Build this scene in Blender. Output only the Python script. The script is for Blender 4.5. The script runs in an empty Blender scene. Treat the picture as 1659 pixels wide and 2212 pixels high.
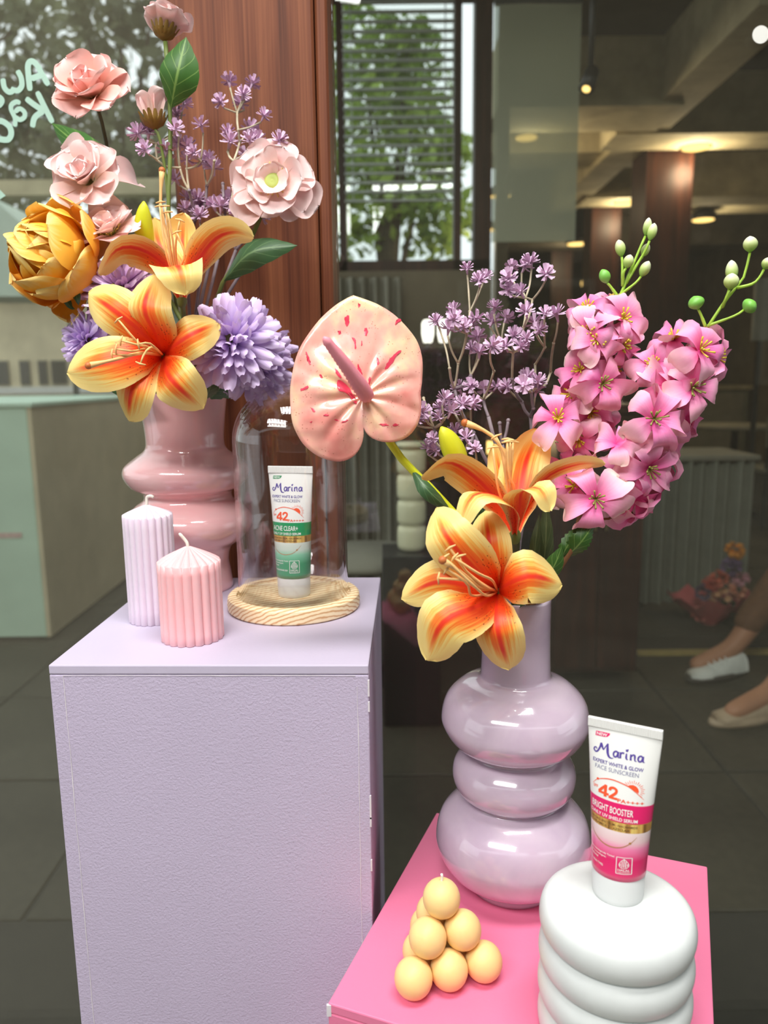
import bpy, math, random
from mathutils import Vector as V, Matrix, noise
from math import sin, cos, pi, sqrt, radians, atan2, exp

scn = bpy.context.scene
COL = scn.collection

# ------------------------------------------------------------------ camera
FPX, IW, IH = 1660.0, 1659.0, 2212.0
CAM = V((0.0, 0.0, 1.156))
PITCH, ROLL = radians(9.9), radians(-0.69)
CM = Matrix.Rotation(pi/2 - PITCH, 3, 'X') @ Matrix.Rotation(ROLL, 3, 'Z')
cd = bpy.data.cameras.new('camera')
cam = bpy.data.objects.new('camera', cd)
COL.objects.link(cam)
cam.matrix_world = Matrix.Translation(CAM) @ CM.to_4x4()
cd.sensor_fit = 'VERTICAL'
cd.sensor_height = 32.0
cd.lens = FPX / IH * 32.0
cd.clip_start = 0.01
cd.clip_end = 200
cd.dof.use_dof = True
cd.dof.focus_distance = 0.72
cd.dof.aperture_fstop = 4.8
scn.camera = cam

# ------------------------------------------------------------------ world, lights, exposure
scn.view_settings.view_transform = 'Standard'
scn.view_settings.look = 'None'
scn.view_settings.gamma = 1.0
scn.view_settings.use_curve_mapping = False
scn.view_settings.exposure = 0.40
w = bpy.data.worlds.new('overcast_sky')
scn.world = w
w.use_nodes = True
w.node_tree.nodes['Background'].inputs[0].default_value = (0.90, 0.97, 1.0, 1)
w.node_tree.nodes['Background'].inputs[1].default_value = 1.0
scn.cycles.max_bounces = 10
scn.cycles.transparent_max_bounces = 24
scn.cycles.caustics_reflective = False
scn.cycles.caustics_refractive = False
scn.cycles.sample_clamp_indirect = 4.0

def area(name, loc, aim, sx, sy, power, color=(1, 1, 1)):
    l = bpy.data.lights.new(name, 'AREA')
    l.shape = 'RECTANGLE'
    l.size, l.size_y, l.energy, l.color = sx, sy, power, color
    o = bpy.data.objects.new(name, l)
    COL.objects.link(o)
    o.location = loc
    o.rotation_euler = (V(aim) - V(loc)).to_track_quat('-Z', 'Y').to_euler()
    return o

# added area lamps light the display from above, in place of daylight openings
area('top_fill_near', (-0.85, -0.98, 3.07), (-0.35, 0.3, 0.9), 1.9, 0.8, 100, (1.0, 0.985, 0.96))
area('top_fill_far', (0.2, 0.1, 3.06), (0.15, 0.4, 0), 1.3, 0.5, 58, (1.0, 0.985, 0.96))

# ------------------------------------------------------------------ layout helpers
def ray(px, py):
    d = CM @ V(((px - IW/2)/FPX, -(py - IH/2)/FPX, -1.0))
    return d
def P(px, py, Y):
    d = ray(px, py)
    return CAM + d * (Y / d.y)
def PZ(px, py, Z):
    d = ray(px, py)
    return CAM + d * ((Z - CAM.z) / d.z)
def mpp(p):                     # metres per photo pixel at a point
    return -((CM.transposed() @ (p - CAM)).z) / FPX
AX = lambda r, u, t: V((r, -t, u)).normalized()     # right, up, towards the viewer

def catmull(pts, n):
    pts = [V(p) for p in pts]
    if len(pts) == 2:
        return [pts[0].lerp(pts[1], i/(n-1)) for i in range(n)]
    ext = [pts[0]*2 - pts[1]] + pts + [pts[-1]*2 - pts[-2]]
    seg = len(pts) - 1
    dense = []
    for s in range(seg):
        a, b, c, d = ext[s:s+4]
        for k in range(12):
            t = k/12
            dense.append(0.5*((2*b) + (c-a)*t + (2*a-5*b+4*c-d)*t*t + (3*b-a-3*c+d)*t**3))
    dense.append(pts[-1].copy())
    L = [0.0]
    for i in range(1, len(dense)):
        L.append(L[-1] + (dense[i]-dense[i-1]).length)
    out, j = [], 0
    for i in range(n):
        target = L[-1]*i/(n-1)
        while j < len(L)-2 and L[j+1] < target:
            j += 1
        f = (target-L[j])/max(1e-12, L[j+1]-L[j])
        out.append(dense[j].lerp(dense[j+1], min(1, max(0, f))))
    return out

def table(tb, t):
    if t <= tb[0][0]: return tb[0][1]
    for (a, x), (b, y) in zip(tb, tb[1:]):
        if t <= b:
            f = (t-a)/(b-a)
            f = f*f*(3-2*f)*0.5 + f*0.5
            return x + (y-x)*f
    return tb[-1][1]

# ------------------------------------------------------------------ mesh and object helpers
WM = {}
def wm(o): return WM.get(o.name, Matrix.Identity(4)) if o else Matrix.Identity(4)

class MB:
    def __init__(s):
        s.v, s.f, s.uv = [], [], []
    def add(s, vs, fs, uv=None):
        o = len(s.v)
        s.v += [V(p) for p in vs]
        s.uv += uv if uv else [(0.5, 0.5)]*len(vs)
        s.f += [tuple(i+o for i in f) for f in fs]
        return s
    def box(s, lo, hi, M=None, bev=0.0):
        x0, y0, z0 = lo; x1, y1, z1 = hi
        if bev <= 0:
            vs = [V((x, y, z)) for z in (z0, z1) for y in (y0, y1) for x in (x0, x1)]
            fs = [(0, 2, 3, 1), (4, 5, 7, 6), (0, 1, 5, 4), (2, 6, 7, 3), (0, 4, 6, 2), (1, 3, 7, 5)]
        else:
            vs, idx = [], {}
            lo, hi = V(lo), V(hi)
            for cx in (0, 1):
                for cy in (0, 1):
                    for cz in (0, 1):
                        c = (cx, cy, cz)
                        base = V((hi[0] if cx else lo[0], hi[1] if cy else lo[1], hi[2] if cz else lo[2]))
                        for ax in range(3):
                            p = base.copy()
                            for k in range(3):
                                if k != ax:
                                    p[k] += -bev if c[k] else bev
                            idx[c, ax] = len(vs); vs.append(p)
            fs = []
            for ax in range(3):
                a, b = [k for k in range(3) if k != ax]
                for sd in (0, 1):
                    q = []
                    for (u, w_) in ((0, 0), (1, 0), (1, 1), (0, 1)):
                        c = [0, 0, 0]; c[ax] = sd; c[a] = u; c[b] = w_
                        q.append(idx[tuple(c), ax])
                    fs.append(tuple(q))
                for u in (0, 1):
                    for w_ in (0, 1):
                        c0 = [0, 0, 0]; c1 = [0, 0, 0]
                        c0[ax] = 0; c1[ax] = 1; c0[a] = c1[a] = u; c0[b] = c1[b] = w_
                        fs.append((idx[tuple(c0), a], idx[tuple(c1), a], idx[tuple(c1), b], idx[tuple(c0), b]))
            for cx in (0, 1):
                for cy in (0, 1):
                    for cz in (0, 1):
                        fs.append(tuple(idx[(cx, cy, cz), k] for k in range(3)))
        if M is not None: vs = [M @ p for p in vs]
        return s.add(vs, fs)
    def lathe(s, prof, c=(0, 0, 0), seg=48, closed=False, rfun=None):
        c = V(c); vs, uv = [], []
        n = len(prof)
        for k, (r, z) in enumerate(prof):
            for i in range(seg):
                a = 2*pi*i/seg
                rr = r if rfun is None else rfun(r, a, z)
                vs.append(c + V((rr*cos(a), rr*sin(a), z))); uv.append((i/seg, k/max(1, n-1)))
        fs = []
        for k in range(n-1 if not closed else n):
            k2 = (k+1) % n
            for i in range(seg):
                j = (i+1) % seg
                fs.append((k*seg+i, k*seg+j, k2*seg+j, k2*seg+i))
        if not closed:
            if prof[0][0] > 1e-6: fs.append(tuple(range(seg))[::-1])
            if prof[-1][0] > 1e-6: fs.append(tuple((n-1)*seg+i for i in range(seg)))
        return s.add(vs, fs, uv)
    def tube(s, pts, rad, seg=6, cap=True):
        pts = [V(p) for p in pts]; n = len(pts)
        if not hasattr(rad, '__len__'): rad = [rad]*n
        t0 = (pts[1]-pts[0]).normalized()
        up = V((0, 0, 1)) if abs(t0.z) < 0.9 else V((1, 0, 0))
        a = t0.cross(up).normalized()
        vs = []; uv = []
        for k in range(n):
            t = (pts[min(k+1, n-1)] - pts[max(k-1, 0)])
            t = t.normalized() if t.length > 1e-9 else t0
            a = (a - t*a.dot(t)).normalized()
            b = t.cross(a)
            for i in range(seg):
                g = 2*pi*i/seg
                vs.append(pts[k] + (a*cos(g) + b*sin(g))*rad[k]); uv.append((i/seg, k/(n-1)))
        fs = [(k*seg+i, k*seg+(i+1) % seg, (k+1)*seg+(i+1) % seg, (k+1)*seg+i) for k in range(n-1) for i in range(seg)]
        if cap:
            fs.append(tuple(range(seg))[::-1]); fs.append(tuple((n-1)*seg+i for i in range(seg)))
        return s.add(vs, fs, uv)
    def grid(s, rows, uv=None, wrap=False):
        n, m = len(rows), len(rows[0])
        vs = [p for r in rows for p in r]
        if uv is None: uv = [(j/(m-1), i/(n-1)) for i in range(n) for j in range(m)]
        fs = [(i*m+j, i*m+(j+1) % m, (i+1)*m+(j+1) % m, (i+1)*m+j) for i in range(n-1) for j in range(m if wrap else m-1)]
        return s.add(vs, fs, uv)
    def ball(s, c, r, seg=16, rings=10, sc=(1, 1, 1), M=None):
        vs, fs, uv = [], [], []
        c = V(c)
        for k in range(rings+1):
            th = pi*k/rings
            for i in range(seg):
                a = 2*pi*i/seg
                p = V((sin(th)*cos(a)*r*sc[0], sin(th)*sin(a)*r*sc[1], cos(th)*r*sc[2]))
                if M is not None: p = M @ p
                vs.append(c+p); uv.append((i/seg, 1-k/rings))
        for k in range(rings):
            for i in range(seg):
                j = (i+1) % seg
                fs.append((k*seg+i, (k+1)*seg+i, (k+1)*seg+j, k*seg+j))
        return s.add(vs, fs, uv)
    def ribbon(s, pts, wid, nrm, thick=0.0004, close_ends=True):
        """flat stroke of varying width on a plane with normal nrm; real thickness"""
        pts = [V(p) for p in pts]; n = len(pts); nrm = V(nrm).normalized()
        if not hasattr(wid, '__len__'): wid = [wid]*n
        L, R = [], []
        for k in range(n):
            t = (pts[min(k+1, n-1)]-pts[max(k-1, 0)]).normalized()
            sd = nrm.cross(t).normalized()*wid[k]*0.5
            L.append(pts[k]+sd); R.append(pts[k]-sd)
        rows = [[L[k]+nrm*thick for k in range(n)], [R[k]+nrm*thick for k in range(n)], [R[k] for k in range(n)], [L[k] for k in range(n)]]
        return s.grid([[rows[j][k] for j in range(4)] for k in range(n)], wrap=True)
    def mesh(s, name, mat=None, inv=None, smooth=True):
        me = bpy.data.meshes.new(name)
        vs = [inv @ p for p in s.v] if inv is not None else s.v
        me.from_pydata([tuple(p) for p in vs], [], s.f)
        ul = me.uv_layers.new(name='UVMap')
        li = [0]*len(me.loops); me.loops.foreach_get('vertex_index', li)
        flat = []
        for i in li: flat += s.uv[i]
        ul.data.foreach_set('uv', flat)
        if smooth: me.polygons.foreach_set('use_smooth', [True]*len(me.polygons))
        if mat is not None:
            for m_ in (mat if isinstance(mat, (list, tuple)) else [mat]): me.materials.append(m_)
        me.validate(); me.update()
        return me
    def build(s, name, mat, parent=None, smooth=True):
        M = wm(parent)
        me = s.mesh(name, mat, M.inverted() if parent else None, smooth)
        return inst(name, me, M, parent)

def inst(name, me, M, parent=None):
    o = bpy.data.objects.new(name, me)
    COL.objects.link(o)
    if parent is not None:
        o.parent = parent
        o.matrix_basis = wm(parent).inverted() @ M
    else:
        o.matrix_basis = M
    WM[o.name] = M.copy()
    return o
def root(name, loc, label, cat, group=None, rz=0.0):
    o = bpy.data.objects.new(name, None)
    COL.objects.link(o)
    o.empty_display_size = 0.02
    M = Matrix.Translation(V(loc)) @ Matrix.Rotation(rz, 4, 'Z')
    o.matrix_basis = M
    WM[o.name] = M
    return tag(o, label, cat, group)
def tag(o, label, cat=None, group=None, kind=None):
    if label: o['label'] = label
    if cat: o['category'] = cat
    if group: o['group'] = group
    if kind: o['kind'] = kind
    return o
def struct(o, label=None):
    o['kind'] = 'structure'
    if label: o['label'] = label
    return o
def one(name, mb, mat, label, cat, group=None, loc=None, smooth=True):
    """a thing that is a single mesh, origin at its base"""
    lo = V((min(p.x for p in mb.v)+max(p.x for p in mb.v), min(p.y for p in mb.v)+max(p.y for p in mb.v), 2*min(p.z for p in mb.v)))*0.5
    M = Matrix.Translation(lo)
    me = mb.mesh(name, mat, M.inverted(), smooth)
    return tag(inst(name, me, M), label, cat, group)
def autosmooth(o, ang=35):
    me = o.data
    lim = cos(radians(ang))
    import bmesh
    bm = bmesh.new(); bm.from_mesh(me)
    for e in bm.edges:
        if len(e.link_faces) == 2 and e.link_faces[0].normal.dot(e.link_faces[1].normal) < lim: e.smooth = False
    bm.to_mesh(me); bm.free()
    return o

# ------------------------------------------------------------------ materials
def srgb(r, g, b):
    f = lambda c: ((c/255+0.055)/1.055)**2.4 if c/255 > 0.04045 else c/255/12.92
    return (f(r), f(g), f(b), 1.0)
class NT:
    def __init__(s, name):
        s.m = bpy.data.materials.new(name); s.m.use_nodes = True
        s.t = s.m.node_tree; s.t.nodes.clear()
        s.out = s.t.nodes.new('ShaderNodeOutputMaterial')
    def n(s, typ, props=None, **inp):
        nd = s.t.nodes.new('ShaderNode'+typ)
        for k, v_ in (props or {}).items(): setattr(nd, k, v_)
        for k, v_ in inp.items():
            key = int(k[1:]) if k[0] == 'i' and k[1:].isdigit() else k.replace('_', ' ')
            sock = nd.inputs[key]
            if isinstance(v_, bpy.types.NodeSocket): s.t.links.new(v_, sock)
            elif isinstance(v_, bpy.types.Node): s.t.links.new(v_.outputs[0], sock)
            else: sock.default_value = v_
        return nd
    def math(s, op, a, b=0.0, c=0.0, clamp=False):
        nd = s.n('Math', {'operation': op, 'use_clamp': clamp}, i0=a, i1=b, i2=c)
        return nd.outputs[0]
    def ramp(s, fac, stops, interp='LINEAR'):
        nd = s.n('ValToRGB', None, Fac=fac)
        cr = nd.color_ramp; cr.interpolation = interp
        while len(cr.elements) < len(stops): cr.elements.new(0.5)
        for e, (p, c) in zip(cr.elements, stops):
            e.position = p; e.color = c if len(c) == 4 else (*c, 1)
        return nd.outputs[0]
    def mix(s, fac, a, b, typ='MIX'):
        nd = s.t.nodes.new('ShaderNodeMix'); nd.data_type = 'RGBA'; nd.blend_type = typ
        for k, v_ in ((0, fac), (6, a), (7, b)):
            if isinstance(v_, bpy.types.NodeSocket): s.t.links.new(v_, nd.inputs[k])
            else: nd.inputs[k].default_value = v_
        return nd.outputs[2]
    def coord(s, which='Object', scale=(1, 1, 1)):
        tc = s.n('TexCoord')
        mp = s.n('Mapping', None, Vector=tc.outputs[which], Scale=scale)
        return mp.outputs[0]
    def uv(s):
        tc = s.n('TexCoord'); sp = s.n('SeparateXYZ', None, Vector=tc.outputs['UV'])
        return sp.outputs[0], sp.outputs[1], tc.outputs['UV']
    def bump(s, h, strength=0.3, dist=0.001):
        return s.n('Bump', None, Height=h, Strength=strength, Distance=dist).outputs[0]
    def pbr(s, color, rough=0.5, **kw):
        nd = s.n('BsdfPrincipled', None, Base_Color=color, Roughness=rough, **kw)
        return nd.outputs[0]
    def fin(s, sh):
        s.t.links.new(sh, s.out.inputs[0]); return s.m
    def thin(s, color, rough=0.6, trans=0.3, **kw):
        a = s.pbr(color, rough, **kw)
        b = s.n('BsdfTranslucent', None, Color=color).outputs[0]
        return s.fin(s.n('MixShader', None, i0=trans, i1=a, i2=b).outputs[0])

def plain(name, c, rough=0.5, noise_amt=0.06, scale=40, bump=0.0, **kw):
    t = NT(name)
    nz = t.n('TexNoise', None, Vector=t.coord(), Scale=scale, Detail=3.0)
    c2 = tuple(min(1, x*(1+noise_amt*2)) for x in c[:3])+(1,)
    c1 = tuple(x*(1-noise_amt*2) for x in c[:3])+(1,)
    colr = t.ramp(nz.outputs[0], [(0.3, c1), (0.7, c2)])
    if bump: kw['Normal'] = t.bump(nz.outputs[0], bump, 0.001)
    return t.fin(t.pbr(colr, rough, **kw))

def m_lily():
    t = NT('lily_petal_paint')
    u, v_, uv = t.uv()
    d = t.math('ABSOLUTE', t.math('MULTIPLY', t.math('SUBTRACT', u, 0.5), 2.0))
    st = t.n('Mapping', None, Vector=uv, Scale=(26, 2.2, 1))
    streak = t.n('TexNoise', None, Vector=st.outputs[0], Scale=1.0, Detail=3.0)
    # flame: strong at the base and along the middle, dying to the tip and edge
    a = t.math('MULTIPLY', t.math('SUBTRACT', 1.05, t.math('MULTIPLY', v_, 1.08)), 1.6)
    b = t.math('SUBTRACT', a, t.math('MULTIPLY', t.math('POWER', d, 1.6), 0.85))
    flame = t.math('ADD', b, t.math('MULTIPLY', t.math('SUBTRACT', streak.outputs[0], 0.5), 1.15))
    col = t.ramp(flame, [(0.0, srgb(255, 226, 138)), (0.28, srgb(254, 190, 88)), (0.55, srgb(252, 128, 42)), (0.9, srgb(246, 74, 22))])
    rim = t.n('MapRange', None, Value=d, From_Min=0.72, From_Max=1.0)
    col = t.mix(rim.outputs[0], col, srgb(255, 228, 148))
    wig = t.math('MULTIPLY', t.math('SUBTRACT', streak.outputs[0], 0.5), 0.05)
    rib = t.n('MapRange', None, Value=t.math('ADD', d, wig), From_Min=0.05, From_Max=0.13, To_Min=1.0, To_Max=0.0)
    endf = t.n('MapRange', None, Value=v_, From_Min=0.72, From_Max=0.93, To_Min=1.0, To_Max=0.0)
    ribf = t.math('MULTIPLY', rib.outputs[0], endf.outputs[0])
    col = t.mix(ribf, col, srgb(240, 58, 30))
    vm = t.n('Mapping', None, Vector=uv, Scale=(16, 30, 1))
    vo = t.n('TexVoronoi', None, Vector=vm.outputs[0], Scale=1.0, Randomness=1.0)
    sp = t.math('LESS_THAN', vo.outputs[0], 0.2)
    reg = t.math('MULTIPLY', t.math('GREATER_THAN', t.math('SUBTRACT', 0.62, v_), t.math('MULTIPLY', streak.outputs[0], 0.25)), t.math('GREATER_THAN', d, 0.14))
    col = t.mix(t.math('MULTIPLY', t.math('MULTIPLY', sp, reg), 0.7), col, srgb(128, 30, 24))
    nrm = t.bump(streak.outputs[0], 0.25, 0.0006)
    return t.thin(col, 0.48, 0.12, Normal=nrm)

def m_two(name, stops, rough=0.6, trans=0.28, axis=1, streak=0.12, vein=14):
    """petal paint that changes along the petal (UV v) with faint veins"""
    t = NT(name)
    u, v_, uv = t.uv()
    st = t.n('Mapping', None, Vector=uv, Scale=(vein, 1.5, 1))
    nz = t.n('TexNoise', None, Vector=st.outputs[0], Scale=1.0, Detail=2.0)
    f = t.math('ADD', v_ if axis else u, t.math('MULTIPLY', t.math('SUBTRACT', nz.outputs[0], 0.5), streak))
    col = t.ramp(f, stops)
    oi = t.n('ObjectInfo')
    hs = t.n('HueSaturation', None, Color=col, Value=t.math('ADD', 0.93, t.math('MULTIPLY', oi.outputs['Random'], 0.12)), Hue=t.math('ADD', 0.494, t.math('MULTIPLY', oi.outputs['Random'], 0.012)))
    return t.thin(hs.outputs[0], rough, trans, Normal=t.bump(nz.outputs[0], 0.25, 0.0006))

def m_leaf(name, c, cv):
    t = NT(name)
    u, v_, uv = t.uv()
    d = t.math('ABSOLUTE', t.math('MULTIPLY', t.math('SUBTRACT', u, 0.5), 2.0))
    nz = t.n('TexNoise', None, Vector=t.coord(), Scale=60.0, Detail=3.0)
    col = t.ramp(nz.outputs[0], [(0.3, tuple(x*0.8 for x in c[:3])), (0.7, c)])
    rib = t.n('MapRange', None, Value=d, From_Min=0.03, From_Max=0.09, To_Min=1.0, To_Max=0.0)
    wv = t.math('FRACT', t.math('ADD', t.math('MULTIPLY', v_, 5.0), t.math('MULTIPLY', d, -1.6)))
    sv = t.math('MULTIPLY', t.math('LESS_THAN', t.math('ABSOLUTE', t.math('SUBTRACT', wv, 0.5)), 0.045), 0.6)
    col = t.mix(t.math('MAXIMUM', rib.outputs[0], sv), col, cv)
    return t.thin(col, 0.42, 0.15)

MAT = {}
def build_mats():
    M = MAT
    M['lily'] = m_lily()
    M['stamen'] = plain('stamen_peach', srgb(250, 196, 128), 0.5)
    M['pistil_tip'] = plain('pistil_tip_rust', srgb(196, 110, 52), 0.5)
    M['anther'] = plain('anther_brown', srgb(120, 62, 40), 0.7)
    M['bud'] = m_two('lily_bud_lime', [(0.0, srgb(168, 196, 24)), (0.5, srgb(212, 226, 36)), (1.0, srgb(224, 226, 50))], 0.45, 0.1)
    M['blush'] = m_two('blush_petal', [(0.0, srgb(252, 234, 190)), (0.3, srgb(253, 226, 212)), (0.72, srgb(252, 213, 209)), (1.0, srgb(254, 232, 230))], 0.65, 0.15)
    M['coral'] = m_two('coral_petal', [(0.0, srgb(254, 222, 168)), (0.3, srgb(252, 206, 184)), (0.78, srgb(252, 194, 186)), (1.0, srgb(254, 218, 214))], 0.65, 0.15)
    M['gold'] = m_two('golden_petal', [(0.0, srgb(255, 120, 18)), (0.4, srgb(255, 168, 36)), (0.86, srgb(255, 192, 60)), (1.0, srgb(255, 224, 136))], 0.6, 0.12, streak=0.25)
    M['mum'] = m_two('mum_petal', [(0.0, srgb(186, 150, 222)), (0.4, srgb(216, 188, 240)), (1.0, srgb(232, 212, 248))], 0.6, 0.15)
    M['mum_pink'] = m_two('mum_petal_orchid', [(0.0, srgb(186, 138, 200)), (0.4, srgb(220, 180, 226)), (1.0, srgb(236, 208, 238))], 0.6, 0.15)
    M['stock'] = m_two('stock_petal', [(0.0, srgb(234, 60, 146)), (0.2, srgb(245, 116, 180)), (0.45, srgb(250, 162, 202)), (0.78, srgb(252, 200, 210)), (1.0, srgb(251, 224, 214))], 0.6, 0.15, streak=0.2)
    M['stock_eye'] = plain('stock_stamen_yellow', srgb(214, 190, 60), 0.5)
    M['stock_eye_green'] = plain('stock_stamen_olive', srgb(150, 148, 74), 0.5)
    M['calyx'] = plain('calyx_olive', srgb(112, 116, 62), 0.6)
    M['stem'] = plain('stem_green', srgb(112, 128, 62), 0.5)
    M['stem_dark'] = plain('stem_dark_green', srgb(86, 92, 62), 0.5)
    M['stem_lime'] = plain('stem_lime', srgb(168, 206, 74), 0.45)
    M['stem_brown'] = plain('stem_brown', srgb(142, 98, 62), 0.5)
    M['bud_green'] = m_two('flower_bud_fade', [(0.0, srgb(128, 190, 66)), (0.45, srgb(196, 218, 128)), (1.0, srgb(240, 240, 214))], 0.45, 0.1)
    M['bud_leaf'] = plain('flower_bud_green', srgb(124, 190, 80), 0.45)
    M['twig'] = plain('spray_twig', srgb(196, 184, 156), 0.55, 0.12, 60)
    M['twig_dark'] = plain('spray_twig_dark', srgb(142, 128, 134), 0.55, 0.12, 60)
    M['gyp'] = plain('spray_floret', srgb(218, 186, 212), 0.6, 0.1, 200)
    M['leaf'] = m_leaf('leaf_green', srgb(66, 112, 44), srgb(128, 164, 84))
    M['leaf_deep'] = m_leaf('leaf_deep_green', srgb(62, 96, 58), srgb(100, 132, 86))
    M['leaf_dull'] = m_leaf('leaf_dull_green', srgb(80, 96, 58), srgb(116, 128, 84))
    M['sepal'] = plain('sepal_ochre', srgb(132, 100, 34), 0.6, 0.1, 100)
    M['eye_green'] = plain('flower_eye_green', srgb(176, 190, 96), 0.6)
    M['eye_yellow'] = plain('flower_eye_yellow', srgb(244, 214, 120), 0.6)
build_mats()

# ================================================================== setting
ZL, ZP = 0.900, 0.648           # tops of the lavender and the pink plinth
YG = 1.12                       # plane of the shop window

def m_glass(name, tint=(0.95, 0.97, 0.955, 1), ior=1.5, rough=0.0, power=5.0, haze=0.0):
    t = NT(name)
    lw = t.n('LayerWeight', None, Blend=0.5)
    f0 = ((ior-1)/(ior+1))**2
    fr = t.math('ADD', f0, t.math('MULTIPLY', t.math('POWER', lw.outputs['Facing'], power), 1-f0))
    tr = t.n('BsdfTransparent', None, Color=tint)
    gl = t.n('BsdfGlossy', None, Color=(1, 1, 1, 1), Roughness=rough)
    sh = t.n('MixShader', None, i0=fr, i1=tr.outputs[0], i2=gl.outputs[0]).outputs[0]
    if haze:                       # window haze painted into the glass as a pale diffuse veil
        nz = t.n('TexNoise', None, Vector=t.coord(), Scale=3.0, Detail=4.0)
        fac = t.math('MULTIPLY', haze, t.math('ADD', 0.7, t.math('MULTIPLY', nz.outputs[0], 0.6)))
        sh = t.n('MixShader', None, i0=fac, i1=sh, i2=t.n('BsdfDiffuse', None, Color=srgb(222, 212, 186)).outputs[0]).outputs[0]
    return t.fin(sh)
MAT['pane'] = m_glass('window_glass', haze=0.012)
MAT['pane_hazy'] = m_glass('painted_haze_glass', haze=0.045)
MAT['pane_far'] = m_glass('far_window_glass')

def m_wood(name, c0, c1, c2, scale=(9, 9, 0.7), rough=0.42, bump=0.15):
    t = NT(name)
    co = t.coord('Object', scale)
    n1 = t.n('TexNoise', None, Vector=co, Scale=3.0, Detail=6.0, Distortion=0.6)
    n2 = t.n('TexNoise', None, Vector=t.coord('Object', (scale[0]*9, scale[1]*9, scale[2]*2)), Scale=4.0, Detail=4.0)
    f = t.math('ADD', t.math('MULTIPLY', n1.outputs[0], 0.75), t.math('MULTIPLY', n2.outputs[0], 0.3))
    col = t.ramp(f, [(0.32, c0), (0.52, c1), (0.72, c2)])
    return t.fin(t.pbr(col, rough, Specular_IOR_Level=0.25, Normal=t.bump(f, bump, 0.0015)))
MAT['wood_post'] = m_wood('post_timber', srgb(60, 28, 17), srgb(110, 61, 38), srgb(144, 88, 57), (14, 14, 0.5), 0.55)
MAT['wood_dark'] = m_wood('dark_timber', srgb(34, 18, 12), srgb(52, 26, 17), srgb(74, 38, 24))
MAT['floor'] = None
def m_floor():
    t = NT('floor_stone')
    co = t.coord('Object')
    n1 = t.n('TexNoise', None, Vector=co, Scale=2.2, Detail=5.0)
    n2 = t.n('TexNoise', None, Vector=co, Scale=40.0, Detail=3.0)
    f = t.math('ADD', t.math('MULTIPLY', n1.outputs[0], 0.7), t.math('MULTIPLY', n2.outputs[0], 0.3))
    col = t.ramp(f, [(0.35, srgb(46, 43, 34)), (0.65, srgb(70, 66, 54))])
    return t.fin(t.pbr(col, 0.6, Specular_IOR_Level=0.3))
MAT['floor'] = m_floor()
MAT['grout'] = plain('floor_joint', srgb(44, 42, 35), 0.8)
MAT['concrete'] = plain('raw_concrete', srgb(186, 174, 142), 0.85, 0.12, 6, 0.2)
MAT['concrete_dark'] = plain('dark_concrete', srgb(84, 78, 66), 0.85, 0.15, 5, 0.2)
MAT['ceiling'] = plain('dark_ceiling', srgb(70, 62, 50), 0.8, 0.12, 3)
MAT['wall_taupe'] = plain('taupe_plaster', srgb(122, 110, 88), 0.8, 0.08, 4)
MAT['wall_beige'] = plain('beige_render', srgb(232, 218, 184), 0.85, 0.06, 3)
MAT['black'] = plain('black_metal', srgb(28, 27, 26), 0.4)
MAT['alu'] = plain('window_frame_grey', srgb(70, 74, 72), 0.4)
MAT['brass'] = plain('brass_strip', srgb(196, 176, 112), 0.35, 0.05, 30, 0, Metallic=0.4)
MAT['mint'] = plain('mint_paint', srgb(196, 222, 200), 0.6, 0.03, 5)
MAT['mint_shade'] = plain('shaded_mint_side', srgb(206, 192, 160), 0.6, 0.05, 5)  # mint counter's side face: its shade is put into the paint colour
MAT['white'] = plain('white_paint', srgb(226, 226, 220), 0.5, 0.02, 20)
MAT['paving'] = plain('street_paving', srgb(120, 116, 104), 0.9, 0.12, 4)

def emis(name, c, s):
    t = NT(name)
    return t.fin(t.n('Emission', None, Color=c, Strength=s).outputs[0])
MAT['warm_lamp'] = emis('warm_lamp_lens', srgb(255, 206, 120), 2.2)
MAT['white_lamp'] = emis('white_lamp_glow', srgb(255, 250, 235), 2.0)

def slab(name, lo, hi, mat, bev=0.0):
    return struct(MB().box(lo, hi, None, bev).build(name, MAT[mat], None, False))

# floor: one bed with separate stone slabs where the joints can be told apart
fl = slab('floor', (-5, 1.0, -0.06), (6, 16, -0.006), 'grout')
ground = slab('floor_porch', (-5, -2.5, -0.06), (6, 1.0, -0.001), 'paving')
random.seed(3)
tm = MB().box((-0.295, -0.295, -0.05), (0.295, 0.295, 0.0), None, 0.003).mesh('slab', MAT['floor'], None, False)
for ix in range(-6, 7):
    for iy in range(0, 12):
        a = radians(18)
        x, y = ix*0.6 + 0.1, 1.2 + iy*0.6
        if y > 7.0 or abs(x) > 0.55*y + 0.9 or y < 1.32: continue
        o = inst('stone_slab', tm, Matrix.Translation((x, y, random.uniform(-0.0012, 0.0012))), fl)
street = slab('ground_street', (-40, 16, -0.08), (40, 60, -0.03), 'paving')
street2 = slab('ground_side', (-40, 1.0, -0.08), (-5, 16, -0.03), 'paving')

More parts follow.
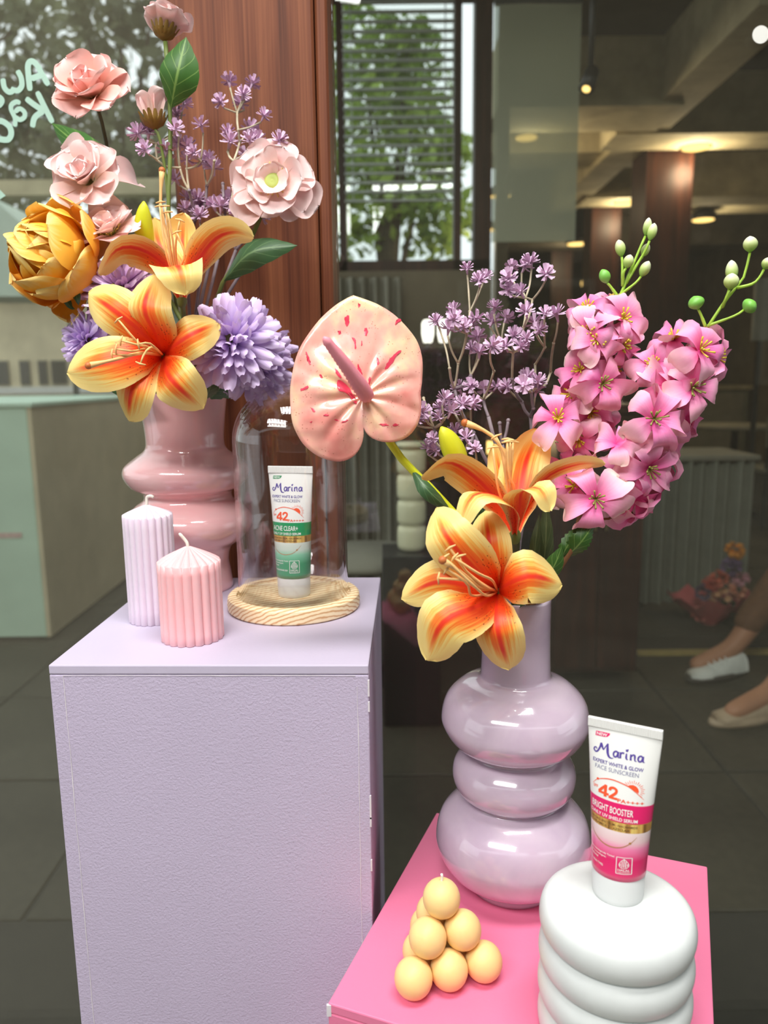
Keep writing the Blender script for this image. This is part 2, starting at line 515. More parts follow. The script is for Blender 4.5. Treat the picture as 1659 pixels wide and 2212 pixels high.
# shop front: timber post between two panes
XL = lambda px, y=YG, py=600: P(px, py, y).x
pl_, pr_ = P(372, 300, 1.03).x, P(712, 300, 1.03).x
post = struct(MB().box((pl_, 1.03, 0), (pr_-0.017, 1.19, 3.02), None, 0.003).build('post_timber', MAT['wood_post'], None, False),
              'reddish brown timber post standing behind the lavender plinth')
struct(MB().box((pr_-0.0155, 1.034, 0), (pr_, 1.186, 3.02), None, 0.003).build('trim_1', MAT['wood_post'], None, False),
       'narrow timber strip along the right edge of the post')
pane_r = struct(MB().box((pr_+0.001, YG, 0.02), (4.4, YG+0.010, 3.0)).build('window_1', MAT['pane'], None, False), 'large clear shop window pane to the right of the timber post')
pane_l = struct(MB().box((-3.2, YG, 0.02), (pl_-0.004, YG+0.010, 3.0)).build('window_2', MAT['pane_hazy'], None, False), 'clear glass pane with mint lettering to the left of the timber post')
MB().box((pl_-0.004, YG-0.004, 0.02), (pl_-0.0005, YG+0.014, 3.0)).build('edge_strip', MAT['white'], pane_l, False)
slab('trim_2', (pr_+0.001, YG-0.02, 0), (4.4, YG+0.03, 0.02), 'black')
slab('trim_3', (-3.2, YG-0.02, 0), (pl_-0.004, YG+0.03, 0.02), 'black')
# unseen canopy added to cut the high sky; bars stripe the lamp highlights
pr = slab('added_canopy', (-5, -2.2, 3.1), (6, 1.2, 3.2), 'concrete_dark')
for (cx, cy, sx, sy) in ((-0.85, -0.98, 1.9, 0.8), (0.2, 0.1, 1.3, 0.5)):
    nb = 7
    for k in range(nb):
        x = cx - sx/2 + sx*(k+0.5)/nb
        MB().box((x-0.02, cy-sy/2-0.04, 2.98), (x+0.02, cy+sy/2+0.04, 3.01)).build('highlight_bar', MAT['black'], pr, False)
    for sgn in (-1, 1):
        MB().box((cx-sx/2-0.04, cy+sgn*(sy/2+0.03)-0.015, 2.98), (cx+sx/2+0.04, cy+sgn*(sy/2+0.03)+0.015, 3.1)).build('fill_lamp_frame', MAT['alu'], pr, False)

# ---------------- mirrored mint handwriting on the left pane
let = root('window_lettering', P(60, 240, YG-0.001), 'mint green handwritten letters on the left glass, seen mirrored from behind', 'lettering')
MAT['sticker'] = plain('mint_vinyl', srgb(168, 202, 185), 0.5, 0.02, 20)
def lz(x, y): return P(x*0.158, 100+y*0.158, YG-0.0012)
def stroke_part(name, strokes, wz):
    mb = MB()
    for k, st in enumerate(strokes):
        pts = catmull([lz(*q)+V((0, -0.0002*k, 0)) for q in st], 8+6*len(st))
        n = len(pts); W0 = wz*0.158*mpp(pts[0])
        wd = [W0*min(1, 0.55+0.45*sqrt(min(1, min(i, n-1-i)/2.5))) for i in range(n)]
        mb.ribbon(pts, wd, (0, -1, 0), 0.0004)
    mb.build(name, MAT['sticker'], let, False)
stroke_part('letter', [[(412, 610), (392, 420), (385, 260), (430, 205), (500, 250), (580, 390), (665, 535)], [(430, 445), (500, 420), (585, 395)]], 78)
stroke_part('letter', [[(40, 440), (60, 560), (120, 625), (175, 610), (190, 560)], [(190, 600), (250, 605), (300, 540), (290, 430), (240, 330)]], 72)
stroke_part('letter', [[(508, 620), (610, 830), (722, 1048)], [(355, 712), (470, 800), (600, 885)], [(600, 885), (480, 975), (445, 1110)]], 76)
stroke_part('letter', [[(280, 780), (225, 760), (160, 800), (155, 870), (205, 980), (208, 1100)], [(205, 900), (270, 855), (335, 900), (335, 970), (270, 1005), (215, 965)]], 62)
stroke_part('letter', [[(-60, 1020), (40, 1030), (130, 1100), (155, 1200), (110, 1275), (10, 1272), (-60, 1255)]], 78)
stroke_part('letter', [[(-60, 690), (0, 700), (30, 745), (0, 800), (-60, 830)]], 70)
mb = MB(); a, b, c = lz(-60, 1900), lz(80, 2045), lz(-60, 2130)
mb.add([a, b, c]+[p+V((0, -.0005, 0)) for p in (a, b, c)], [(0, 1, 2), (5, 4, 3), (0, 3, 4, 1), (1, 4, 5, 2), (2, 5, 3, 0)])
mb.build('sticker_corner', MAT['sticker'], let, False)
# round white dot on the right pane
dot = MB(); c = P(1643, 75, YG-0.001); r = 18*mpp(c)
dot.add([c+V((r*cos(2*pi*i/32), d, r*sin(2*pi*i/32))) for d in (0, -0.0006) for i in range(32)],
        [tuple(range(32)), tuple(range(63, 31, -1))]+[(i, i+32, (i+1) % 32+32, (i+1) % 32) for i in range(32)])
one('dot_sticker', dot, MAT['white'], 'round white dot stuck near the top right of the shop window', 'sticker', smooth=False)

# ================================================================== inside, seen through the right pane
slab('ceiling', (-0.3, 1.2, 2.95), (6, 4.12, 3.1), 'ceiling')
def prism_z(name, quad, z0, z1, mat):
    mb = MB().add([V((x, y, z)) for z in (z0, z1) for x, y in quad], [(3, 2, 1, 0), (4, 5, 6, 7)]+[(i, (i+1) % 4, (i+1) % 4+4, i+4) for i in range(4)])
    return struct(mb.build(name, MAT[mat], None, False))
SX = lambda y: 0.139*y+0.02
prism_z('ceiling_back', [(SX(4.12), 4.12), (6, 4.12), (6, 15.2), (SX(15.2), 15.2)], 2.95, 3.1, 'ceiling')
prism_z('wall_side', [(SX(4.12), 4.12), (SX(4.12)+.06, 4.12), (SX(15)+.06, 15), (SX(15), 15)], 0, 2.95, 'wall_taupe')
slab('wall_back', (2.1, 15, 0), (6, 15.2, 3.1), 'wall_taupe')
slab('wall_right', (5.0, 1.2, 0), (5.2, 15, 3.1), 'wall_taupe')
# concrete beams
slab('ceiling_beam_1', (P(1075, 200, 4.5).x, 4.5, 2.60), (P(1480, 200, 4.5).x, 4.95, 2.955), 'concrete')
slab('ceiling_beam_2', (P(1060, 300, 5.6).x, 5.6, 2.66), (P(1420, 300, 5.6).x, 6.0, 2.955), 'concrete')
slab('ceiling_beam_3', (P(1485, 350, 7.5).x, 7.5, 2.70), (4.9, 7.9, 2.955), 'concrete')
bm_ = MB()                                   # haunched beam running away from the window
x0, x1 = P(1500, 200, 4.3).x, P(1590, 200, 4.3).x
bm_.box((x0-0.1, 3.4, 2.62), (x1-0.1, 7.4, 2.956), Matrix.Translation((0, 0, 0)))
struct(bm_.build('ceiling_beam_4', MAT['concrete'], None, False))
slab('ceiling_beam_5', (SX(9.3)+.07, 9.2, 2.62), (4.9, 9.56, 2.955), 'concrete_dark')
slab('ceiling_beam_7', (P(1270, 400, 6.7).x, 6.7, 2.60), (4.9, 7.05, 2.955), 'concrete')
slab('ceiling_beam_8', (P(1330, 300, 5.0).x, 5.0, 2.60), (4.9, 5.35, 2.955), 'concrete')
slab('ceiling_beam_6', (P(1260, 100, 3.2).x, 3.2, 2.74), (4.9, 3.42, 2.955), 'wood_dark')

# timber columns
def column(px0, px1, py, Y, top, label):
    a, b = P(px0, py, Y).x, P(px1, py, Y).x
    r = root('timber_column', ((a+b)/2, Y+0.1, 0), label, 'column', 'dark timber columns inside the shop')
    MB().box((a, Y, 0.06), (b, Y+(b-a), top), None, 0.004).build('shaft', MAT['wood_dark'], r, False)
    MB().box((a-0.01, Y-0.01, 0), (b+0.01, Y+(b-a)+0.01, 0.06)).build('base_shoe', MAT['black'], r, False)
column(1395, 1497, 400, 5.4, 2.955, 'nearest and thickest dark timber column inside, under the concrete beam')
column(1276, 1340, 520, 7.1, 2.955, 'middle dark timber column inside, between two thinner and thicker ones')
column(1190, 1236, 600, 9.6, 2.955, 'farthest and thinnest dark timber column inside the shop')

# ceiling lamps
def downlight(px, py, z, r, label):
    c = PZ(px, py, z)
    o = root('downlight', c, label, 'lamp', 'round warm ceiling lamps inside the shop')
    MB().lathe([(r*1.15, 0.0), (r*1.15, 0.06), (r*0.6, 0.09), (r*0.6, 2.95-z)], c, 24).build('housing', MAT['black'], o)
    MB().lathe([(0.0, -0.006), (r*0.95, -0.006), (r*1.0, 0.0)], c, 24).build('lens', MAT['warm_lamp'], o)
    l = bpy.data.lights.new('downlight_beam', 'POINT'); l.energy = 10; l.color = (1, .8, .52); l.shadow_soft_size = .08
    lo = bpy.data.objects.new('downlight_beam', l); COL.objects.link(lo); lo.parent = o; lo.location = (0, 0, -.12)
for k, (px, py, z, r, lb) in enumerate((
        (1503, 318, 2.60, 0.09, 'largest warm ceiling lamp, just right of the nearest column top'),
        (1355, 437, 2.60, 0.10, 'warm ceiling lamp above the middle timber column'),
        (1137, 297, 2.62, 0.07, 'warm ceiling lamp on the left, above the middle of the pale sheet'),
        (1519, 475, 2.60, 0.10, 'warm ceiling lamp right of the nearest column, below the largest one'),
        (1247, 527, 2.60, 0.11, 'warm ceiling lamp left of the middle column'),
        (1082, 424, 2.62, 0.08, 'dim warm ceiling lamp on the left edge of the pale sheet'),
        (1052, 497, 2.62, 0.08, 'lowest warm ceiling lamp left of the pale sheet'))):
    downlight(px, py, z, r, lb)
for px, py, Y, lb in ((1270, 612, 9.0, 'warm hanging lamp between the pink flower spike and purple spray'),):
    c = P(px, py, Y); o = root('hanging_lamp', c, lb, 'lamp')
    MB().ball(c, 0.075, 16, 10).build('globe', MAT['warm_lamp'], o)
    MB().tube([c+V((0, 0, .07)), V((c.x, c.y, 2.95))], 0.006, 6).build('cord', MAT['black'], o)
sx0, sx1 = P(905, 800, 3.3).x, P(1192, 800, 3.3).x
sz = P(1000, 752, 3.3).z
su = root('shelf_unit', ((sx0+sx1)/2, 3.5, 0), 'dark open shelf unit inside, behind the purple spray', 'shelf')
for x in (sx0, (sx0+sx1)/2-.01, sx1-.02): MB().box((x, 3.3, 0), (x+.02, 3.62, sz-.02)).build('side_panel', MAT['wood_dark'], su, False)
MB().box((sx0, 3.61, 0), (sx1, 3.625, sz-.02)).build('back_panel', MAT['wood_dark'], su, False)
for z_ in (0.05, P(1000, 1150, 3.3).z, P(1000, 1005, 3.3).z, P(1000, 880, 3.3).z): MB().box((sx0+.02, 3.305, z_), (sx1-.02, 3.61, z_+.02)).build('shelf_board', MAT['wood_dark'], su, False)
MB().box((sx0-.01, 3.29, sz-.02), (sx1+.01, 3.63, sz), None, .003).build('top_board', MAT['wood_dark'], su, False)
for px, lb in ((924, 'left of two white glowing lamps on the shelf unit beside the anthurium'), (958, 'right of two white glowing lamps on the shelf unit beside the anthurium')):
    c = P(px, 722, 3.42); c.z = sz+.075; o = root('table_lamp', (c.x, c.y, sz), lb, 'lamp', 'white lamps on the shelf unit')
    MB().lathe([(0.018, -0.045), (0.026, -0.01), (0.026, 0.035), (0.018, 0.05), (0.0, 0.053)], c, 20).build('lamp_shade', MAT['white_lamp'], o)
    MB().lathe([(0.024, -0.075), (0.024, -0.07), (0.006, -0.065), (0.006, -0.045)], c, 16).build('lamp_foot', MAT['black'], o)
zq = P(1000, 1005, 3.3).z+.02
c = P(1050, 980, 3.42); c.z = zq+.05
o = root('niche_lamp', (c.x, c.y, zq), 'small warm glowing lamp in the shelf behind the upper right lily', 'lamp')
MB().lathe([(0.0, -.03), (0.03, -0.03), (0.036, 0.0), (0.03, 0.02), (0.0, 0.024)], c, 18).build('lamp_shade', MAT['warm_lamp'], o)
MB().lathe([(0.022, -0.05), (0.022, -0.045), (0.006, -0.04), (0.006, -0.03)], c, 14).build('lamp_foot', MAT['black'], o)
l = bpy.data.lights.new('niche_glow', 'POINT'); l.energy = 1.2; l.color = (1, .7, .38); l.shadow_soft_size = .03
lo = bpy.data.objects.new('niche_glow', l); COL.objects.link(lo); lo.parent = o; lo.location = (0, -.06, .08)
# spotlight on a track
c = P(1276, 165, 3.15)
o = root('track_spotlight', c, 'small black spotlight hanging from the ceiling track', 'spotlight')
MB().tube([V((c.x, c.y, 2.74)), c+V((0, 0, .03))], 0.012, 8).build('stem_rod', MAT['black'], o)
d = V((-0.02, -0.02, -0.05))
MB().tube([c-d*0.6, c-d*0.4, c+d], [0.02, 0.028, 0.03], 14).build('lamp_head', MAT['black'], o)
MB().tube([c+d*1.0, c+d*1.06], 0.015, 14).build('lens', MAT['warm_lamp'], o)
tr = MB().box((P(1230, 150, 3.15).x, 3.13, 2.70), (4.8, 3.17, 2.74)); o = one('lamp_track', tr, MAT['black'], 'long black lighting track under the inside ceiling', 'track', smooth=False)

# far left: reflected slats and trees, imitated by an added window
WY = 4.0
wx0, wx1 = P(560, 200, WY).x, P(982, 200, WY).x
wz0 = P(850, 585, WY).z
wl = slab('wall_left', (wx0-0.6, WY, 0), (P(1062, 500, WY).x, WY+0.12, wz0), 'wall_taupe')
win = struct(MB().box((wx0, WY+0.05, wz0), (wx1, WY+0.06, 2.95)).build('window_3', MAT['pane_far'], None, False), 'added far window imitating a reflection of slats and trees')
for x, wd in ((wx1, 0.035), (P(1026, 200, WY).x, 0.085), (P(727, 200, WY).x, 0.035)):
    MB().box((x, WY, wz0), (x+wd, WY+0.1, 2.95)).build('window_frame', MAT['wood_dark'], win, False)
MB().box((wx0, WY, wz0), (P(1062, 400, WY).x, WY+0.1, wz0+0.05)).build('window_sill', MAT['wood_dark'], win, False)
bl = root('reflection_slats', (P(905, 200, WY).x, WY-0.05, wz0), 'pale horizontal slats imitating a reflection in the added far window', 'blind')
MAT['slat'] = plain('reflection_slat', srgb(200, 206, 200), 0.5, 0.02, 10)
sm = MB().box((P(742, 200, WY).x, WY-0.06, -0.004), (wx1-0.01, WY-0.035, 0.004), Matrix.Rotation(0, 4, 'X')).mesh('slat', MAT['slat'], None, False)
z = 2.93; k = 0
while z > 2.0:
    inst('slat', sm, Matrix.Translation((0, 0, z)), bl); z -= 0.042
for x in (P(760, 200, WY).x, P(960, 200, WY).x):
    MB().tube([(x, WY-0.047, 2.95), (x, WY-0.047, 2.0)], 0.003, 5).build('cord', MAT['slat'], bl)

MAT['bark'] = plain('tree_bark', srgb(74, 62, 46), 0.9, 0.2, 8)
def m_fol(name, c0, c1):
    t = NT(name)
    nz = t.n('TexNoise', None, Vector=t.coord(), Scale=1.6, Detail=3.0)
    return t.thin(t.ramp(nz.outputs[0], [(0.3, c0), (0.7, c1)]), 0.6, 0.35)
MAT['fol'] = m_fol('tree_leaves', srgb(104, 136, 60), srgb(176, 200, 96))
MAT['fol_dark'] = m_fol('tree_leaves_dark', srgb(84, 90, 66), srgb(124, 130, 94))
def tree(base, h, blobs, n, label, mat, size=0.09, seed=1, group=None):
    random.seed(seed)
    o = root('tree', base, label, 'tree', group)
    top = V(base)+V((0.1, 0, h))
    mb = MB().tube(catmull([V(base), V(base)+V((0.06, 0, h*.5)), top], 8), [0.14-0.012*i for i in range(8)], 8)
    for b, r in blobs:
        mb.tube(catmull([V(base)+V((0.05, 0, h*.45)), (V(b)+top)*0.5+V((0, 0, -.2)), V(b)], 6), [0.05-0.007*i for i in range(6)], 6)
    mb.build('trunk', MAT['bark'], o)
    lf = MB()
    for k in range(n):
        b, r = random.choice(blobs)
        d = V((random.gauss(0, 1), random.gauss(0, 1), random.gauss(0, 1)))
        p = V(b) + d.normalized()*r*random.random()**0.5
        a = V((random.gauss(0, 1), random.gauss(0, 1), random.gauss(0, 1))).normalized()
        q = a.cross(V((random.gauss(0, 1), random.gauss(0, 1), random.gauss(0, 1)))).normalized()
        s_ = size*random.uniform(.6, 1.3)
        lf.add([p-a*s_, p+q*s_*.5+a*s_*.1, p+a*s_, p-q*s_*.5+a*s_*.1], [(0, 1, 2, 3)])
    f = lf.build('foliage', MAT[mat], o, False); f['kind'] = 'stuff'
# tree imitating a reflected one, behind the added window
T = lambda px, py, Y: P(px, py, Y)
b0 = T(830, 900, 8.5); b0.z = -0.03
tree(b0, 3.2, [(T(760, 60, 8.5), .55), (T(800, 200, 8.5), .55), (T(880, 110, 8.3), .35), (T(900, 230, 8.4), .45), (T(770, 330, 8.5), .5), (T(870, 400, 8.5), .5), (T(770, 480, 8.6), .5), (T(940, 480, 8.6), .45), (T(960, 330, 8.6), .3)],
     2300, 'green leafy tree imitating a reflection behind the far slats', 'fol', 0.085, 4, 'trees outside')
# pale facade strip outside behind that window (roller shutter of the neighbour)
# pale band of reflection, imitated by a made-up hanging sheet
t = NT('reflection_veil')
tr_ = t.n('BsdfTransparent', None, Color=(0.9, 0.95, 0.92, 1)).outputs[0]
df = t.pbr(srgb(204, 204, 178), 0.35)
MAT['reflection_band'] = t.fin(t.n('MixShader', None, i0=0.5, i1=tr_, i2=df).outputs[0])
fx0, fx1 = P(1066, 250, 3.6).x, P(1250, 250, 3.6).x
fp = root('reflection_sheet', ((fx0+fx1)/2, 3.6, 0), 'tall pale sheet hung inside the shop to imitate a glass reflection', 'partition')
MB().box((fx0, 3.6, 1.75), (fx1, 3.612, 2.72), None).build('veil_sheet', MAT['reflection_band'], fp, False)
MB().box((fx0, 3.59, 2.72), (fx1, 3.622, 2.76)).build('top_rail', MAT['alu'], fp, False)
for x in (fx0+0.05, fx1-0.05):
    MB().tube([(x, 3.606, 2.76), (x, 3.606, 2.95)], 0.006, 6).build('hanger', MAT['alu'], fp)

# grey curtain under the far window
def curtain(name, x0, x1, Y, z0, z1, amp, waves, mat, label, cat):
    mb = MB(); n = waves*10
    rows = [[V((x0+(x1-x0)*i/n, Y+amp*sin(2*pi*waves*i/n)+amp*.4*sin(2*pi*waves*.37*i/n), z)) for i in range(n+1)] for z in (z0, (z0+z1)/2, z1)]
    back = [[p+V((0, 0.004, 0)) for p in r] for r in rows]
    mb.grid(rows); mb.grid(back)
    return one(name, mb, MAT[mat], label, cat)
MAT['curtain'] = plain('grey_curtain', srgb(142, 138, 122), 0.8, 0.05, 8)
MAT['skirt'] = plain('grey_skirt', srgb(128, 128, 112), 0.8, 0.05, 8)
curtain('curtain', P(726, 1100, 3.9).x, P(872, 1100, 3.9).x, 3.9, 0.004, P(800, 600, 3.9).z, 0.035, 6, 'curtain', 'grey pleated curtain hanging behind the glass dome', 'curtain')
# dark cube with a cream turned stand on it
c = P(890, 1190, 2.5)
o = one('display_cube', MB().box((c.x-0.10, 2.42, 0), (c.x+0.09, 2.62, c.z), None, 0.004), MAT['black'], 'dark display cube behind the glass, under the cream stand', 'plinth', smooth=False)
MAT['cream'] = plain('cream_glaze', srgb(226, 222, 186), 0.4, 0.03, 10)
prof = [(0.0, 0), (0.036, 0.0)]
for k in range(4):
    z = 0.085*k
    prof += [(0.045, z+0.006), (0.048, z+0.02), (0.048, z+0.065), (0.045, z+0.08), (0.034, z+0.085)]
prof += [(0, 0.345)]
so = root('turned_stand', (c.x, 2.52, c.z), 'cream turned stand of stacked drums behind the anthurium stem', 'stand')
MB().lathe(prof, (c.x, 2.52, c.z), 28).build('drum_stack', MAT['cream'], so)
MB().lathe([(0.0, 0.345), (0.05, 0.345), (0.05, 0.36), (0.0, 0.36)], (c.x, 2.52, c.z), 28).build('top_plate', MAT['cream'], so)
# round grey low table behind the dome
c = P(790, 1195, 2.9)
o = root('round_table', (c.x, 2.9, 0), 'round grey low table behind the glass dome', 'table')
MB().lathe([(0.0, -0.03), (0.24, -0.03), (0.25, -0.015), (0.24, 0.0), (0, 0)], (c.x, 2.9, c.z), 40).build('table_top', MAT['curtain'], o)
MB().lathe([(0.16, -c.z), (0.16, -c.z+0.02), (0.03, -c.z+0.04), (0.03, -0.03)], (c.x, 2.9, c.z), 20).build('pedestal', MAT['black'], o)

# dark cabinet behind the pink flower spikes
cx0, cx1 = P(1196, 1300, 2.75).x, P(1384, 1300, 2.75).x
o = root('dark_cabinet', ((cx0+cx1)/2, 2.9, 0), 'dark wooden cabinet inside, behind the tall lilac vase', 'cabinet')
MB().box((cx0, 2.76, 0.05), (cx1, 3.12, 1.02), None, 0.003).build('body', MAT['wood_dark'], o, False)
MB().box((cx0-0.006, 2.745, 1.02), (cx1+0.006, 3.13, 1.05), None, 0.003).build('top_board', MAT['wood_dark'], o, False)
xm = (cx0+cx1)/2
for a, b, hx in ((cx0+0.006, xm-0.002, xm-0.02), (xm+0.002, cx1-0.006, xm+0.02)):
    d_ = MB().box((a, 2.745, 0.07), (b, 2.76, 1.0), None, 0.002).build('door', MAT['wood_dark'], o, False)
    MB().tube([(hx, 2.735, 0.6), (hx, 2.735, 0.7)], 0.004, 6).build('handle', MAT['brass'], d_)
# skirted table
tx0, tx1 = P(1386, 1000, 3.7).x, P(1640, 1000, 3.7).x
tz = P(1450, 985, 3.7).z
o = root('skirted_table', ((tx0+tx1)/2, 3.9, 0), 'table with a pleated grey skirt inside on the right', 'table')
MB().box((tx0, 3.68, tz-0.025), (tx1, 4.12, tz), None, 0.004).build('table_top', MAT['curtain'], o, False)
mb = MB(); n = 160
mb.grid([[V((tx0+0.01+(tx1-tx0-0.02)*i/n, 3.71+0.022*sin(2*pi*9*i/n)+0.01*sin(2*pi*4.3*i/n), z_)) for i in range(n+1)] for z_ in (0.03, 0.4, tz-0.025)])
mb.grid([[V((tx0+0.01+0.01*sin(2*pi*8*i/60), 3.71+0.38*i/60, z_)) for i in range(61)] for z_ in (0.03, tz-0.025)])
mb.build('skirt', MAT['skirt'], o)
for x in (tx0+.04, tx1-.04):
    for y in (3.78, 4.07): MB().box((x-.02, y-.02, 0), (x+.02, y+.02, tz-.025)).build('leg', MAT['black'], o, False)
# brass threshold strip
s = PZ(1375, 1410, 0.004); e = PZ(1660, 1412, 0.004)
slab('trim_4', (s.x, s.y-0.03, -0.001), (3.0, s.y+0.03, 0.006), 'brass')
# back counter with crockery, shelves
o = root('back_counter', (2.6, 10.6, 0), 'long grey counter at the far back of the shop', 'counter')
MB().box((1.75, 10.4, 0), (4.9, 11.0, 0.95)).build('body', MAT['skirt'], o, False)
MB().box((1.72, 10.35, 0.95), (4.95, 11.05, 1.0), None, 0.005).build('worktop', MAT['concrete'], o, False)
for k in range(4): MB().box((1.8+k*0.77, 10.385, 0.05), (2.52+k*0.77, 10.4, 0.9), None, 0.003).build('panel', MAT['curtain'], o, False)
far_lamps = None
o = root('wall_panel', (3.6, 14.9, 1.0), 'lit beige wall panel at the far back right', 'panel')
MB().box((2.6, 14.9, 0.9), (4.9, 14.98, 2.2), None, 0.01).build('board', MAT['wall_beige'], o, False)
MB().box((2.55, 14.88, 2.2), (4.95, 14.98, 2.26)).build('top_rail', MAT['wood_dark'], o, False)
# white menu board on a stand at the right edge
c = P(1652, 660, 4.6)
o = root('standing_board', (c.x+0.1, 4.6, 0), 'pale standing board at the right edge behind the white buds', 'board')
MB().box((c.x-0.06, 4.6, c.z-0.2), (c.x+0.4, 4.625, c.z+0.15), None, 0.004).build('board', MAT['curtain'], o, False)
for x in (c.x, c.x+0.34): MB().box((x-.012, 4.626, 0), (x+.012, 4.65, c.z+0.1)).build('leg', MAT['black'], o, False)
# dining tables and chairs deep inside
def cafe_chair(x, y, rz, label):
    r = root('cafe_chair', (x, y, 0), label, 'chair', 'grey chairs deep inside the shop', rz)
    M = wm(r)
    def bx(n, lo, hi, m='black'): MB().box(lo, hi, M, 0.004).build(n, MAT[m], r, False)
    bx('seat', (-.2, -.2, .43), (.2, .2, .46), 'skirt'); bx('backrest', (-.2, .18, .62), (.2, .2, .85), 'skirt')
    for sx in (-1, 1):
        bx('leg', (sx*.18-.013, -.19, 0), (sx*.18+.013, -.164, .43)); bx('leg', (sx*.18-.013, .175, 0), (sx*.18+.013, .2, .86))
def cafe_table(x, y, label):
    r = root('cafe_table', (x, y, 0), label, 'table', 'small tables deep inside the shop')
    MB().lathe([(0, .71), (.34, .71), (.35, .725), (.34, .74), (0, .74)], (x, y, 0), 32).build('table_top', MAT['curtain'], r)
    MB().lathe([(.22, 0), (.22, .02), (.03, .04), (.03, .71)], (x, y, 0), 20).build('pedestal', MAT['black'], r)
xx = P(1590, 900, 6.4).x
cafe_table(xx, 6.4, 'small round table far back on the right'); cafe_chair(xx-.55, 6.5, 1.4, 'grey chair left of the far round table'); cafe_chair(xx+.05, 5.85, 3.3, 'grey chair in front of the far round table')

# ---- bouquet standing on the floor in front of the skirted table
base = PZ(1530, 1345, 0.0)
bq = root('floor_bouquet', base, 'blurred bouquet in pink wrap on the shop floor by the grey skirt', 'bouquet')
MAT['wrap'] = plain('pink_wrap', srgb(196, 96, 96), 0.6, 0.08, 12)
mb = MB(); rows = []
for k in range(6):
    f = k/5
    rows.append([base+V((-0.11*f*0+(.04+.15*f)*cos(2*pi*i/20)*(1+.12*sin(i*1.7)), (.04+.10*f)*sin(2*pi*i/20), .0+.13*f*(1+.2*sin(i*2.3)))) for i in range(20)])
mb.grid(rows, wrap=True, uv=[(0, 0)]*120); mb.build('wrap', MAT['wrap'], bq)
for k, (px, py, rr, cn) in enumerate(((1588, 1188, .045, (222, 150, 50)), (1580, 1222, .05, (120, 96, 130)), (1600, 1250, .04, (206, 150, 160)), (1553, 1250, .045, (206, 110, 84)), (1590, 1275, .045, (216, 150, 120)),
                                   (1555, 1290, .05, (214, 170, 130)), (1520, 1280, .04, (110, 90, 110)), (1535, 1262, .04, (196, 90, 76)), (1512, 1325, .04, (206, 120, 110)), (1550, 1318, .035, (110, 118, 66)), (1572, 1310, .04, (58, 70, 48)))):
    c = P(px, py, base.y-0.04)
    mb = MB(); random.seed(k)
    for q in range(26):
        d = V((random.gauss(0, 1), random.gauss(-.3, 1), random.gauss(.2, 1))).normalized()
        s1 = d.cross(V((0, 0, 1))).normalized(); s2 = d.cross(s1)
        mb.add([c+d*rr*.5, c+d*rr*.95+s1*rr*.4, c+d*rr*1.05+s2*rr*.2, c+d*rr*.95-s1*rr*.4, c+d*rr*.7-s2*rr*.4], [(0, 1, 2, 3), (0, 3, 4), (0, 4, 1)])
    mb.build('flower_head', plain('bouquet_flower', srgb(*cn), 0.7), bq, False)

# ================================================================== outside, seen through the left pane
# long mint counter
p0 = PZ(112, 1385, 0.0)
mt = P(65, 870, p0.y).z
mc = root('mint_counter', (p0.x-0.5, p0.y+0.6, 0), 'mint green counter with shade painted taupe on its side behind the left glass', 'counter')
MB().box((p0.x-1.1, p0.y, 0.02), (p0.x-0.02, p0.y+1.7, mt-0.02), None, 0.004).build('body', MAT['mint'], mc, False)
MB().box((p0.x-0.02, p0.y+0.0, 0.02), (p0.x, p0.y+1.7, mt-0.02), None, 0.002).build('side_panel', MAT['mint_shade'], mc, False)
MB().box((p0.x-1.12, p0.y-0.01, mt-0.02), (p0.x+0.01, p0.y+1.71, mt), None, 0.003).build('top', MAT['mint'], mc, False)
MB().box((p0.x-1.08, p0.y+0.02, 0), (p0.x-0.02, p0.y+1.68, 0.02)).build('plinth_foot', MAT['black'], mc, False)
MAT['pinkstrip'] = plain('pale_pink_print', srgb(206, 176, 168), 0.6)
MB().box((p0.x-0.6, p0.y-0.003, P(40, 1156, p0.y).z-.012), (p0.x-0.09, p0.y+.001, P(40, 1156, p0.y).z+.012)).build('printed_strip', MAT['pinkstrip'], mc, False)
# beige house across the yard with windows
HY = 12.0
hz0, hz1 = -0.03, P(100, 640, HY).z
hx1 = P(420, 800, HY).x
hb = root('beige_house', (-9, HY+1, 0), 'blurred beige house front behind the orange peony', 'building')
MB().box((-16, HY, hz0), (hx1, HY+3, hz1)).build('wall', MAT['wall_beige'], hb, False)
MB().box((-16.1, HY-0.25, hz1), (hx1+.1, HY+3.1, hz1+0.12)).build('roof_slab', MAT['white'], hb, False)
MB().box((-16, HY-0.06, P(90, 850, HY).z), (hx1, HY, P(90, 835, HY).z)).build('cornice', MAT['white'], hb, False)
t = NT('dark_pane'); MAT['darkpane'] = t.fin(t.pbr(srgb(70, 72, 66), 0.15))
zA, zB = P(100, 832, HY).z, P(100, 778, HY).z
for a, b in ((44, 66), (84, 104), (112, 146), (170, 200), (-10, 20)):
    f = MB().box((P(a, 800, HY).x, HY-0.03, zA), (P(b, 800, HY).x, HY+0.0, zB)).build('window_frame', MAT['curtain'], hb, False)
    MB().box((P(a+2, 800, HY).x, HY-0.036, zA+.02), (P(b-2, 800, HY).x, HY-.03, zB-.02)).build('pane', MAT['darkpane'], f, False)
